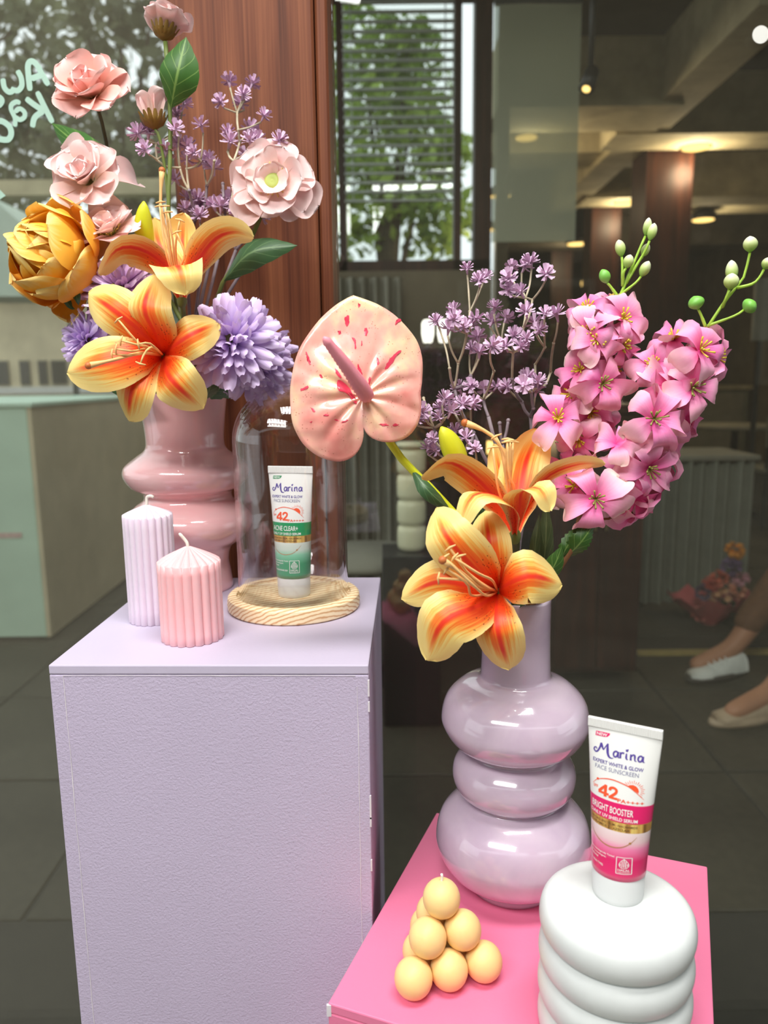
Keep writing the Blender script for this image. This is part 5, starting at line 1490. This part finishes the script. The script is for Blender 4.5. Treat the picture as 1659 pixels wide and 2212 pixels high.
# open blossom on the post
B4 = root('ranunculus_stem', VLC+V((.012, .006, .01)), 'open pale pink flower with a green eye in front of the timber post', 'flower', 'pink garden flower stems')
c = at((592, 398, .885)); axf = AX(-.05, .1, 1)
o = layered(B4, 'blossom', c, axf, [(5, .026, .014, 30, 55, 0, .12), (5, .036, .020, 52, 76, .4, .12), (6, .044, .0215, 70, 96, .1, .12), (3, .050, .020, 80, 105, .3, .12)], 'blush', rnd, eye='open')
open_eye(o, c, axf, .0095, rnd)
stem(B4, [VLC+V((.01, .004, .03)), vtopL+V((.02, .008, 0)), at((470, 640, .90)), at((530, 540, .90)), at((575, 440, .895)), c], .0024, 'stem', n=24)
leaf(B4, bezpts((484, 606, .895), (545, 545, .875), (642, 530, .87)), 66, 'leaf_deep', (0, -1, .3), .35)

# ---------------------------------------------------------------- golden peony
PE = root('golden_peony', VLC+V((-.016, -.004, .01)), 'large golden orange peony at the left edge of the bouquet', 'peony')
axp = AX(-.45, .35, .8); pc = at((103, 548, .845)); c = pc-axp*.042
layered(PE, 'bloom', c, axp, [(4, .064, .018, 6, -22, 0, .06), (5, .076, .025, 22, -34, .3, .05), (5, .088, .034, 44, -44, .1, .04), (6, .096, .039, 66, -44, .45, .04), (6, .096, .040, 86, -30, .2, .05), (6, .086, .036, 102, 0, .6, .08), (5, .066, .028, 118, 60, .3, .12)], 'gold', rnd, nu=9, nv=12, cupd=.42)
stem(PE, [VLC+V((-.012, 0, .03)), vtopL+V((-.03, -.005, 0)), at((250, 700, .87)), at((185, 620, .865)), c], .003, 'stem_dark', n=20)
for q, w_ in (([(150, 600, .85), (165, 640, .84), (170, 660, .845)], 22), ([(165, 600, .85), (200, 620, .85), (190, 575, .86)], 26), ([(130, 620, .85), (150, 660, .85), (162, 668, .85)], 18), ([(175, 585, .855), (195, 600, .86), (205, 640, .865)], 24)):
    leaf(PE, bezpts(*q), w_, 'leaf_deep', name='sepal')

# ---------------------------------------------------------------- chrysanthemums
def mum(parent, c, axis, R, n_, mat, rnd, name='flower_head'):
    a, u, v_ = petal_frame(axis)
    o = MB().ball(c, R*.3, 12, 8).build(name, MAT['calyx'], parent)
    ms = []
    for k in range(6):                      # six petal shapes shared by all
        mb = MB(); L0 = 1.0; w_ = .13*rnd.uniform(.85, 1.2)
        bend = rnd.uniform(-.25, .3)
        pts = [(0, 0, 0), (.35, 0, .02), (.7, 0, .02+bend*.25), (1.0, 0, bend*.9)]
        petal(mb, [V(p) for p in pts], w_, V((0, 0, 1)), STRAP, cup=.55, nu=5, nv=6, side=V((0, 1, 0)), ruffle=.15, rnd=rnd, tipround=-.3)
        ms.append(mb.mesh('petal', MAT[mat]))
    ga = pi*(3-sqrt(5))
    for k in range(n_):
        f = (k+.5)/n_
        th = radians(8+128*f**.75)
        g = k*ga
        rad = u*cos(g)+v_*sin(g)
        d = a*cos(th)+rad*sin(th)
        s_ = -a*sin(th)+rad*cos(th)       # away from axis
        y = d.cross(s_)
        L0 = R*(.62+.46*min(1, f*1.7))*rnd.uniform(.9, 1.1)
        tw = rnd.uniform(-.5, .5)
        x_ = (d+y*rnd.uniform(-.12, .12)).normalized(); z_ = (-s_*cos(tw)+y*sin(tw)); z_ = (z_-x_*z_.dot(x_)).normalized(); y_ = z_.cross(x_)
        M = Matrix((x_*L0, y_*L0, z_*L0)).transposed().to_4x4(); M.translation = V(c)+d*R*.06
        inst('petal', rnd.choice(ms), M, o)
    return o
def mumstem(px, py, Y, axis, R, n_, mat, off, label, rnd, via=None):
    c = at((px, py, Y))
    r = root('chrysanthemum', VLC+V(off)+V((0, 0, .01)), label, 'chrysanthemum', 'lilac chrysanthemums')
    mum(r, c, axis, R, n_, mat, rnd)
    mid = [at(v_) for v_ in (via or [])]
    stem(r, [VLC+V(off)*.6+V((0, 0, .03)), vtopL+V(off)*1.6]+mid+[c], .0024, 'stem_dark', n=18)
    return r
mumstem(500, 738, .835, AX(-.1, .25, 1), .047, 150, 'mum', (.016, -.01, 0), 'largest lilac chrysanthemum, right of the orange lily', rnd)
mumstem(555, 775, .865, AX(.6, -.05, .6), .044, 130, 'mum', (.02, .0, 0), 'lilac chrysanthemum drooping to the right behind the largest one', rnd)
mumstem(262, 622, .862, AX(-.1, .55, .8), .041, 120, 'mum_pink', (-.012, -.002, 0), 'orchid pink chrysanthemum between the golden peony and the upper lily', rnd)
mumstem(190, 735, .865, AX(-.75, .1, .6), .034, 100, 'mum', (-.02, -.006, 0), 'small lilac chrysanthemum peeking out left of the lower lily', rnd, [(290, 800, .88)])
# loose leaves at the rim of the pink vase
FL = root('leaf_stem', VLC+V((.02, -.012, .01)), 'dull green serrated leaves at the rim of the pink vase', 'leaves')
stem(FL, [VLC+V((.012, -.006, .03)), vtopL+V((.02, -.012, 0)), at((440, 820, .85)), at((455, 795, .85))], .002, 'stem_dark')
def sleaf(parent, pts, wpx, mat):
    q = [V(p) for p in pts]; W = wpx*mpp(ctr(q))/2
    mb = MB(); petal(mb, q, W, V((0, -1, 0)), LEAF, cup=.3, nu=7, nv=22, groove=.1)
    for i in range(len(mb.v)):
        k, j = divmod(i, 7)
        if j in (0, 6) and k % 2: mb.v[i] = mb.v[i].lerp(mb.v[k*7+3], .22)
    mb.build('leaf', MAT[mat], parent)
sleaf(FL, bezpts((440, 862, .855), (430, 820, .84), (412, 752, .835)), 66, 'leaf_dull')
sleaf(FL, bezpts((455, 862, .86), (480, 830, .85), (500, 790, .855)), 70, 'leaf_deep')
sleaf(FL, bezpts((445, 862, .85), (455, 835, .842), (470, 800, .842)), 40, 'leaf_dull')
leaf(FL, bezpts((330, 870, .865), (280, 850, .87), (232, 838, .87)), 40, 'leaf_deep')

# ---------------------------------------------------------------- purple sprays
def gyp_mesh(rnd, n_=24):
    mb = MB()
    for k in range(n_):
        g = 2*pi*k/8+k//8*.35+rnd.uniform(-.15, .15); th = radians((35, 66, 95)[k % 3]+rnd.uniform(-10, 10))
        rad = V((cos(g), sin(g), 0)); d = V((0, 0, 1))*cos(th)+rad*sin(th); sd = V((0, 0, 1)).cross(rad)
        pts = [d*.1, d*.6+V((0, 0, .05)), d*1.0+V((0, 0, .1))]
        petal(mb, pts, .20, V((0, 0, 1)), [(0, .4), (.5, .8), (.85, 1), (1, .8)], cup=.4, nu=3, nv=3, side=sd, rnd=rnd)
    mb.ball((0, 0, .12), .22, 8, 6)
    mb.tube([(0, 0, -.75), (0, 0, -.3), (0, 0, .05)], [.1, .16, .26], 6)
    return mb
rg = random.Random(4)
GY = [gyp_mesh(rg).mesh('floret', MAT['gyp']) for _ in range(5)]
def spray(name, base, heads, nodes, Y0, spread, hr, label, group, seed, trunk):
    r_ = random.Random(seed)
    o = root(name, base, label, 'flower spray', group)
    roots_ = [trunk[0]]+list(trunk[2:])
    N = [(q, P(q[0], q[1], Y0+r_.uniform(-spread, spread)*.4)) for q in roots_]
    for x, y in sorted(nodes, key=lambda q: -q[1]): N.append(((x, y), P(x, y, Y0+r_.uniform(-spread, spread)*.6)))
    par = {}
    def parent_of(px, py, lim):
        best, bd = 0, 1e9
        for i in range(lim):
            (nx, ny), _ = N[i]
            if ny < py+14: continue
            d = sqrt(((nx-px)*1.9)**2+(ny-py)**2)
            if d < bd: best, bd = i, d
        return best
    mbd = {0: MB(), 1: MB()}
    for i in range(len(roots_), len(N)):
        j = parent_of(*N[i][0], i)
        par[i] = j
        a_, b_ = N[j][1], N[i][1]
        mid = a_.lerp(b_, .5)+V(((b_.x-a_.x)*.12, 0, -abs(b_.x-a_.x)*.12))
        thick = .0017 if i < len(N)*.5 else .0013
        mb = MB().tube(catmull([a_, mid, b_], 8), thick, 6)
        mb.ball(b_, thick*1.35, 6, 5)
        mb.build('branch', MAT['twig_dark' if i < len(N)*.5 else 'twig'], o)
    for k in range(len(roots_)): stem(o, [base+V((0, 0, .02)), P(*trunk[1], Y0), N[k][1]], .0019, 'twig_dark')
    for x, y in heads:
        j = parent_of(x, y, len(N))
        a_ = N[j][1]; b_ = P(x, y, a_.y+r_.uniform(-spread, spread)*.5)
        d = (b_-a_).normalized()
        out_ = (d*.5+V((r_.uniform(-.5, .5), r_.uniform(-.7, .3), r_.uniform(.2, .9)))).normalized()
        mid = a_.lerp(b_, .55)-out_*(b_-a_).length*.18
        MB().tube(catmull([a_, mid, b_-out_*hr*.7], 7), [.0011]*5+[.001, .0012], 5).build('twig', MAT['twig'], o)
        q = out_.to_track_quat('Z', 'X').to_matrix() @ Matrix.Rotation(r_.uniform(0, 6), 3, 'Z')
        M = (q*(hr*r_.uniform(.85, 1.15))).to_4x4(); M.translation = b_
        inst('floret', r_.choice(GY), M, o)
    return o
def zz4(l): return [(890+.208*x, 540+.208*y) for x, y in l]
def zz6(l): return [(270+.2471*x, 150+.2471*y) for x, y in l]
h4 = zz4([(570, 195), (760, 280), (700, 320), (1030, 180), (1170, 180), (1230, 130), (1390, 250), (990, 410), (1130, 440), (1010, 290), (860, 600), (830, 740), (980, 710), (660, 710), (540, 800), (440, 620), (680, 900), (620, 1030), (1060, 890), (1190, 920), (1270, 760), (1380, 660), (1500, 670), (1180, 640), (840, 1000), (970, 1000), (1130, 1000), (250, 740), (380, 820), (440, 720), (1320, 830), (600, 780), (700, 1060),
          (490, 1440), (610, 1410), (760, 1450), (880, 1420), (990, 1420), (1160, 1400), (1190, 1330), (1290, 1460), (1310, 1370), (530, 1600), (640, 1600)])
n4 = zz4([(1180, 500), (1250, 520), (1160, 800), (600, 640), (570, 870), (1050, 1070), (930, 960), (480, 1180), (390, 1230), (850, 1260), (1040, 1340), (1280, 1190), (1470, 970), (1380, 1010), (1440, 1270), (610, 1310), (910, 1800), (1000, 1770), (1230, 1730), (440, 1440), (740, 1560), (1140, 1580), (1240, 1480), (1260, 1650)])
spray('purple_spray', VRC+V((.006, .012, .012)), h4, n4, .80, .05, .0092, 'tall dusty purple flower spray behind the upper right lily', 'dusty purple flower sprays', 31, [(1085, 960), (1120, 1200), (1020, 930), (1150, 965), (1190, 940), (1055, 900)])
h4b = zz4([(340, 1550), (400, 1680), (280, 1740), (160, 1740), (450, 1880), (560, 1950), (650, 2060), (220, 1960), (170, 2060), (250, 2080), (110, 1680), (60, 1760), (300, 1640), (420, 1620)])
n4b = zz4([(490, 1780), (230, 1850), (330, 1760), (640, 1900), (560, 2080), (170, 1650), (120, 1540)])
spray('purple_spray', VRC+V((-.008, .010, .012)), h4b, n4b, .77, .03, .0088, 'low dusty purple flower spray between the anthurium and the lily bud', 'dusty purple flower sprays', 32, [(1030, 1000), (1095, 1200), (990, 1010)])
h6 = zz6([(910, 105), (1115, 125), (1035, 220), (1020, 300), (835, 285), (1215, 405), (1350, 620), (900, 550), (920, 630), (1090, 520), (1090, 620), (1150, 620), (1055, 755), (910, 1130), (890, 1210), (980, 1265), (1050, 1210), (1140, 1240), (1190, 1280), (840, 1200), (770, 1190)])
n6 = zz6([(980, 380), (990, 530), (900, 720), (855, 1000), (960, 960), (1000, 640), (880, 1310), (1080, 1340), (950, 800)])
spray('purple_spray', VLC+V((.008, .012, .01)), h6, n6, .915, .035, .0105, 'dusty purple flower spray in front of the timber post', 'dusty purple flower sprays', 33, [(470, 560), (425, 800), (510, 540), (535, 560)])
h6b = zz6([(520, 305), (455, 405), (665, 490), (440, 520), (110, 560), (205, 550), (175, 700), (360, 710), (465, 650), (600, 730), (540, 790), (690, 810), (770, 860), (550, 680), (545, 1120), (640, 1130), (660, 1190), (650, 1280), (530, 1220), (440, 960), (740, 780), (580, 1240)])
n6b = zz6([(780, 800), (660, 800), (715, 1020), (540, 870), (480, 860), (270, 650), (280, 790), (560, 1060), (620, 1300), (700, 1180)])
spray('purple_spray', VLC+V((.002, .014, .01)), h6b, n6b, .915, .035, .0105, 'dusty purple flower spray at the left edge of the timber post', 'dusty purple flower sprays', 34, [(440, 540), (415, 800), (400, 520), (460, 530)])

# ---------------------------------------------------------------- pink flower spikes
def floret(parent, px, py, Y, axis, Rpx, rnd, eye='stock_eye', n_=5, phase=None):
    c = at((px, py, Y)); a, u, v_ = petal_frame(axis)
    R = Rpx*1.14*mpp(c)
    o = MB().tube([c-a*R*.5, c-a*R*.2, c], [R*.07, R*.12, R*.13], 8).build('floret', MAT['calyx'], parent)
    ph = rnd.uniform(0, 6.28) if phase is None else phase
    for k in range(n_):
        g = ph+2*pi*k/n_+rnd.uniform(-.15, .15)
        rad = u*cos(g)+v_*sin(g)
        rc = rnd.uniform(.15, 1.15)
        L0 = R*rnd.uniform(.92, 1.12)
        pts = [c, c+rad*L0*.32+a*L0*.16, c+rad*L0*.68+a*L0*.20, c+rad*L0*(.98-.15*rc)-a*L0*(rc*.45-.1), c+rad*L0*(1.1-.45*rc)-a*L0*(rc*.85-.02)]
        mb = MB(); petal(mb, pts, R*rnd.uniform(.40, .50), a, FLORET, cup=rnd.uniform(-.45, .3), nu=7, nv=12, side=a.cross(rad), ruffle=.2, rnd=rnd, tipround=0, groove=.05, twist=rnd.uniform(-.8, .8))
        mb.build('petal', MAT['stock'], o)
    if eye:
        for k in range(9):
            g = 2*pi*k/9+rnd.uniform(-.3, .3); rad = u*cos(g)+v_*sin(g); s_ = rnd.uniform(.12, .34)
            MB().tube([c+a*R*.05, c+a*R*.2+rad*R*s_*.6, c+a*R*.34+rad*R*s_], [.0006, .0006, .0010], 5).build('stamen', MAT[eye], o)
    return c
def spike(base, fl_, stem_pts, buds, label, rnd, Y0, off):
    o = root('stock_spike', base, label, 'flower spike', 'pink flower spikes with green buds')
    st = catmull([base+V((0, 0, .02)), vtopR+V(off)]+[at(p) for p in stem_pts], 60)
    MB().tube(st, [.0026]*40+[.0022]*20, 8).build('stem', MAT['stem_brown'], o)
    for (px, py, dY, ax, R, *e) in fl_:
        c = floret(o, px, py, Y0+dY, AX(*ax), R, rnd, e[0] if e else 'stock_eye')
        j = min(range(12, 60), key=lambda k: (st[k]-c).length+abs(st[k].z-(c.z-.02))*.8)
        MB().tube(catmull([st[j], st[j].lerp(c, .5)+V((0, 0, -.003)), c-AX(*ax)*R*mpp(c)*.45], 7), .0012, 6).build('pedicel', MAT['stem_brown'], o)
    for pts, rpx, mt in buds:
        q = bezpts(*pts[:-1]); tip = at(pts[-1])
        MB().tube(catmull(q, 8), [.0015]*4+[.0012]*4, 6).build('bud_stalk', MAT['stem_lime'], o)
        bud(o, [q[-1], q[-1].lerp(tip, .5), tip], rpx, mt)
    return o
rs = random.Random(77)
Y1 = .735
spike(VRC+V((.012, .004, .012)), [
    (1345, 690, -.010, (.25, .35, .9), 52), (1268, 668, .0, (-.35, .6, .6), 46), (1275, 715, -.015, (-.5, .2, .75), 50), (1325, 655, .015, (.1, .8, .3), 42), (1290, 735, -.02, (-.1, .1, 1), 48), (1345, 745, -.012, (.3, -.3, .8), 44),
    (1255, 800, -.005, (-.5, .3, .75), 50), (1300, 830, -.02, (.1, .15, 1), 52, 'stock_eye_green'), (1235, 850, .0, (-.6, .1, .6), 48), (1320, 800, .01, (.5, .3, .6), 44),
    (1205, 905, -.025, (-.2, .3, .9), 54), (1275, 890, .0, (0, -.1, 1), 48), (1250, 950, .0, (-.1, -.4, .8), 48), (1300, 930, .01, (.3, -.1, .9), 44)],
    [(1225, 1200, .715), (1260, 1080, .73), (1285, 940, .74), (1300, 800, .745), (1325, 680, .74), (1338, 636, .735)],
    [([(1335, 650, .735), (1360, 590, .735), (1383, 535, .735), (1394, 510, .735), (1402, 470, .733)], 9, 'bud_green'), ([(1352, 612, .735), (1378, 568, .735), (1395, 540, .732), (1403, 520, .73), (1414, 482, .73)], 10, 'bud_green'),
     ([(1352, 612, .735), (1380, 565, .74), (1388, 555, .74), (1400, 526, .742)], 9, 'bud_green'), ([(1336, 640, .735), (1372, 612, .73), (1384, 598, .73), (1402, 564, .728)], 11, 'bud_green'),
     ([(1345, 618, .735), (1347, 590, .73), (1352, 580, .73), (1362, 550, .73)], 11, 'bud_green'), ([(1345, 618, .735), (1344, 570, .738), (1343, 555, .738), (1336, 518, .74)], 11, 'bud_green'), ([(1334, 640, .735), (1318, 618, .735), (1312, 612, .735), (1300, 582, .735)], 12, 'bud_leaf')],
    'pink flower spike with pale green buds, left of the two in the lilac vase', rs, Y1, (.012, .002, 0))
Y2 = .715
spike(VRC+V((.016, -.004, .012)), [
    (1510, 757, -.015, (.3, .3, .9), 62), (1455, 735, .005, (-.3, .6, .6), 50), (1545, 770, .005, (.75, .1, .5), 50), (1412, 788, .0, (-.5, .4, .7), 48), (1494, 838, -.015, (.15, .1, 1), 60, 'stock_eye_green'), (1440, 830, -.01, (-.4, 0, .9), 52, None),
    (1412, 905, -.03, (0, .2, 1), 64, 'stock_eye_green'), (1480, 900, .0, (.6, -.2, .7), 54, None), (1330, 960, -.02, (-.3, .5, .7), 46, None), (1395, 960, -.005, (0, -.3, .9), 52), (1400, 1010, -.02, (.2, -.3, .9), 58, 'stock_eye_green'), (1455, 950, .01, (.6, -.5, .6), 50, None),
    (1286, 1078, -.035, (-.1, .2, 1), 64, 'stock_eye_green'), (1240, 1050, .0, (-.5, .2, .7), 50), (1375, 1075, -.01, (.5, -.5, .7), 60, None), (1340, 1030, .01, (.1, .2, .9), 50, None), (1225, 1010, .015, (-.3, .5, .6), 42), (1425, 1045, .0, (.75, -.6, .4), 54, None), (1362, 1112, .0, (.3, -.8, .5), 46, None)],
    [(1180, 1260, .695), (1225, 1180, .70), (1290, 1080, .715), (1360, 980, .725), (1430, 880, .73), (1490, 770, .725), (1528, 705, .715)],
    [([(1525, 712, .715), (1568, 648, .712), (1606, 600, .71), (1616, 560, .708), (1620, 545, .708), (1620, 510, .706)], 15, 'bud_green'), ([(1592, 622, .71), (1628, 612, .705), (1645, 592, .703), (1650, 582, .703), (1664, 556, .70)], 12, 'bud_green'),
     ([(1562, 662, .712), (1570, 640, .716), (1575, 625, .716), (1580, 610, .716), (1580, 562, .716)], 13, 'bud_green'), ([(1560, 664, .712), (1568, 645, .705), (1576, 626, .704), (1582, 590, .702)], 16, 'bud_green'),
     ([(1528, 704, .715), (1580, 685, .708), (1600, 675, .706), (1606, 670, .706), (1632, 652, .704)], 17, 'bud_leaf'), ([(1524, 706, .715), (1514, 680, .715), (1508, 668, .715), (1498, 640, .715)], 17, 'bud_leaf')],
    'pink flower spike leaning far right in the lilac vase', rs, Y2, (.014, -.002, 0))
SL = root('leaf_stem', VRC+V((.014, .0, .012)), 'serrated green leaves on a brown stem right of the lilac vase neck', 'leaves')
stem(SL, [VRC+V((.01, 0, .03)), vtopR+V((.016, 0, 0)), at((1205, 1235, .69)), at((1262, 1140, .685))], .0026, 'stem_brown')
sleaf(SL, bezpts((1222, 1205, .69), (1255, 1170, .68), (1284, 1130, .685)), 52, 'leaf')
sleaf(SL, bezpts((1212, 1212, .69), (1225, 1180, .685), (1262, 1132, .70)), 38, 'leaf')
leaf(SL, bezpts((1165, 1262, .69), (1195, 1225, .68), (1214, 1180, .68)), 44, 'leaf')
LS = root('leaf_stem', VRC+V((.008, .016, .012)), 'long olive leaves standing in the lilac vase behind the upper lily', 'leaves')
stem(LS, [VRC+V((.006, .01, .03)), vtopR+V((.008, .012, 0)), at((1160, 1200, .72))], .002, 'stem')
leaf(LS, bezpts((1165, 1290, .715), (1178, 1180, .715), (1180, 1080, .72)), 40, 'leaf_dull', (0, -1, 0))
leaf(LS, bezpts((1150, 1280, .71), (1155, 1190, .705), (1165, 1110, .71)), 26, 'leaf_dull', (0, -1, 0))

# ================================================================== seated person and chair inside, at the right edge
def skinmesh(name, verts, edges, mat, parent, root_i=0, sub=2):
    me = bpy.data.meshes.new(name)
    Mi = wm(parent).inverted()
    me.from_pydata([tuple(Mi @ V(v_[:3])) for v_ in verts], edges, [])
    o = bpy.data.objects.new(name, me); COL.objects.link(o); o.parent = parent; WM[o.name] = wm(parent).copy()
    me.materials.append(mat)
    sk = o.modifiers.new('skin', 'SKIN')
    lay = me.skin_vertices[0].data if me.skin_vertices else None
    if lay is None:
        import bmesh
        b = bmesh.new(); b.from_mesh(me); b.verts.layers.skin.verify(); b.to_mesh(me); b.free(); lay = me.skin_vertices[0].data
    for i, v_ in enumerate(verts):
        lay[i].radius = (v_[3], v_[4] if len(v_) > 4 else v_[3]); lay[i].use_root = (i == root_i)
    sk.use_smooth_shade = True
    ss = o.modifiers.new('sub', 'SUBSURF'); ss.levels = ss.render_levels = sub
    return o
s1 = PZ(1546, 1462, 0.0); s2 = PZ(1612, 1556, 0.0)
hip = V((s1.x+.82, s1.y+.35, .50))
pp = root('person', V((hip.x, hip.y, 0)), 'person seated at the right edge in brown trousers and white trainers', 'person')
MAT['skin'] = plain('skin_tone', srgb(168, 118, 88), .6, .03, 30)
MAT['trouser'] = plain('brown_cloth', srgb(104, 70, 44), .8, .08, 40)
MAT['shirt'] = plain('dark_olive_cloth', srgb(74, 72, 56), .85, .06, 30)
MAT['hair'] = plain('dark_hair', srgb(30, 24, 20), .6, .1, 60)
MAT['shoe'] = plain('white_trainer', srgb(206, 206, 198), .6, .04, 30)
MAT['shoe2'] = plain('beige_trainer', srgb(168, 146, 120), .6, .04, 30)
MAT['sole'] = plain('dark_sole', srgb(60, 54, 46), .7)
sh = hip+V((.16, .05, .50)); hd = hip+V((.10, .03, .74))
k1 = V((s1.x+.38, s1.y+.10, .50)); k2 = V((s2.x+.46, s2.y+.22, .49))
a1 = V((s1.x+.07, s1.y+.03, .10)); a2 = V((s2.x+.10, s2.y+.03, .09))
h1, h2 = hip+V((-.02, -.09, 0)), hip+V((.0, .09, 0))
el1 = sh+V((-.10, -.2, -.28)); hn1 = k1+V((.10, -.0, .09)); el2 = sh+V((-.08, .2, -.28)); hn2 = k1.lerp(hip, .35)+V((.0, .16, .12))
bv = [(*hip, .13, .11), (*(hip+V((.05, .02, .2))), .12, .10), (*(sh-V((.02, 0, .08))), .14, .11), (*(sh+V((-.0, 0, .03))), .06), (*(hd+V((0, 0, -.06))), .055), (*(hd+V((-.01, 0, .02))), .085), (*(hd+V((.0, 0, .1))), .075),
      (*(sh+V((0, -.17, -.04))), .055), (*el1, .042), (*hn1, .03), (*(sh+V((0, .17, -.04))), .055), (*el2, .042), (*hn2, .03),
      (*h1, .09), (*k1, .062), (*a1, .04), (*(s1+V((-.10, 0, .035))), .034), (*h2, .09), (*k2, .062), (*a2, .04), (*(s2+V((-.09, -.04, .035))), .034)]
be = [(0, 1), (1, 2), (2, 3), (3, 4), (4, 5), (5, 6), (2, 7), (7, 8), (8, 9), (2, 10), (10, 11), (11, 12), (0, 13), (13, 14), (14, 15), (15, 16), (0, 17), (17, 18), (18, 19), (19, 20)]
for hI, hp, el in ((9, hn1, el1), (12, hn2, el2)):          # palm and five fingers
    d = (hp-el).normalized(); sd = d.cross(V((0, 0, 1))).normalized(); dn = sd.cross(d)
    pi_ = len(bv); bv.append((*(hp+d*.05), .026, .016)); be.append((hI, pi_))
    for q, ln in ((-1.0, .055), (-.35, .07), (.3, .075), (.95, .06)):
        i0 = len(bv); bv += [(*(hp+d*.085+sd*q*.024), .009), (*(hp+d*(.085+ln*.5)+sd*q*.028+dn*.006), .008), (*(hp+d*(.085+ln*.9)+sd*q*.028-dn*-.02), .007)]; be += [(pi_, i0), (i0, i0+1), (i0+1, i0+2)]
    i0 = len(bv); bv += [(*(hp+d*.035+sd*-.04), .010), (*(hp+d*.075+sd*-.055), .008)]; be += [(pi_, i0), (i0, i0+1)]
skinmesh('body', bv, be, MAT['skin'], pp)
skinmesh('trousers', [(*(hip+V((.01, 0, .06))), .15, .14), (*hip, .14, .12), (*h1, .105), (*k1, .078), (*(a1+V((.03, .01, .06))), .056), (*h2, .105), (*k2, .078), (*(a2+V((.04, .02, .06))), .056)], [(0, 1), (1, 2), (2, 3), (3, 4), (1, 5), (5, 6), (6, 7)], MAT['trouser'], pp, 1)
skinmesh('shirt', [(*(hip+V((.01, 0, .08))), .16, .13), (*(hip+V((.06, .02, .22))), .14, .12), (*(sh-V((.02, 0, .07))), .16, .13), (*(sh+V((0, 0, .0))), .075), (*(sh+V((0, -.18, -.05))), .07), (*el1.lerp(sh, .35), .058), (*(sh+V((0, .18, -.05))), .07), (*el2.lerp(sh, .35), .058)], [(0, 1), (1, 2), (2, 3), (2, 4), (4, 5), (2, 6), (6, 7)], MAT['shirt'], pp, 1)
hb_ = MB(); hc = hd+V((.015, 0, .06))
hb_.ball(hc, .108, 20, 12, (1.0, .86, 1.0)); hb_.v = [p if p.x > hc.x-.055 or p.z > hc.z+.05 else hc+(p-hc)*.78 for p in hb_.v]
hb_.build('hair', MAT['hair'], pp)
fc = hd+V((-.095, 0, .03))
MB().tube([fc+V((.01, 0, .02)), fc+V((-.016, 0, -.012)), fc+V((0, 0, -.018))], [.006, .012, .009], 8).build('nose', MAT['skin'], pp)
for s_ in (-1, 1):
    MB().ball(fc+V((.012, s_*.03, .022)), .011, 10, 8).build('eye', MAT['white'], pp)
    MB().ball(hd+V((.01, s_*.086, .03)), .02, 10, 8, (.8, .35, 1.3)).build('ear', MAT['skin'], pp)
MB().tube([fc+V((.014, -.022, -.045)), fc+V((.002, 0, -.047)), fc+V((.014, .022, -.045))], [.003, .006, .003], 6).build('mouth', plain('lip_tone', srgb(150, 84, 76), .5), pp)
def shoe(c, dirv, mat, lift):
    d = V(dirv).normalized(); sd = V((-d.y, d.x, 0)); up = V((0, 0, 1))
    prof = [(-.10, .036, .085), (-.07, .042, .10), (-.02, .040, .088), (.04, .043, .065), (.09, .046, .052), (.13, .040, .044), (.155, .018, .034)]
    mb = MB(); rows = []
    for x, w_, h_ in prof:
        rows.append([c+d*x+sd*w_*cos(g)*(1 if sin(g) > -.2 else .95)+up*(.022+max(0, sin(g))*(h_-.022)) for g in [pi*k/12 for k in range(13)]])
    mb.grid(rows); mb.f.append(tuple(range(13))); mb.f.append(tuple(6*13+k for k in range(12, -1, -1)))
    u_ = mb.build('trainer', MAT[mat], pp)
    mb = MB(); n = 24
    ring = lambda k_, z_: [c+d*(.03+.135*k_*cos(2*pi*i/n))+sd*(.047*k_*sin(2*pi*i/n))*(1+.12*cos(2*pi*i/n))+up*z_ for i in range(n)]
    mb.grid([ring(1, .001), ring(1.02, .012), ring(.98, .026)], [(0, 0)]*(3*n), wrap=True); mb.f.append(tuple(range(n))[::-1]); mb.f.append(tuple(2*n+i for i in range(n)))
    mb.build('sole', MAT['sole' if mat == 'shoe' else 'shoe2'], u_)
    for k in range(4):
        x = .0+.022*k; h_ = .09-.009*k
        MB().tube([c+d*x+sd*.03+up*(h_*.82), c+d*x+up*(h_+.004), c+d*x-sd*.03+up*(h_*.82)], .0028, 5).build('lace', MAT['white'], u_)
shoe(s1+V((.02, 0, 0)), (-1, -.35, 0), 'shoe', 0); shoe(s2+V((.02, 0, 0)), (-1, -.25, 0), 'shoe2', 0)
ch = root('wooden_chair', V((hip.x, hip.y, 0)), 'brown wooden chair under the seated person at the right edge', 'chair')
hx, hy = hip.x, hip.y
MAT['chairwood'] = m_wood('chair_timber', srgb(86, 46, 24), srgb(128, 72, 38), srgb(150, 92, 52))
MB().box((hx-.24, hy-.22, .33), (hx+.2, hy+.22, .36), None, .006).build('seat', MAT['chairwood'], ch, False)
for sy in (-1, 1):
    MB().tube([(hx-.21, hy+sy*.2, .33), (hx-.25, hy+sy*.21, 0)], .018, 8).build('leg', MAT['chairwood'], ch)
    MB().tube([(hx+.30, hy+sy*.21, .92), (hx+.19, hy+sy*.2, .36), (hx+.24, hy+sy*.21, 0)], .018, 8).build('leg', MAT['chairwood'], ch)
for z_ in (.6, .72, .84): MB().box((hx+.22+(z_-.36)*.2, hy-.2, z_-.03), (hx+.24+(z_-.36)*.2, hy+.2, z_+.03), None, .004).build('back_slat', MAT['chairwood'], ch, False)
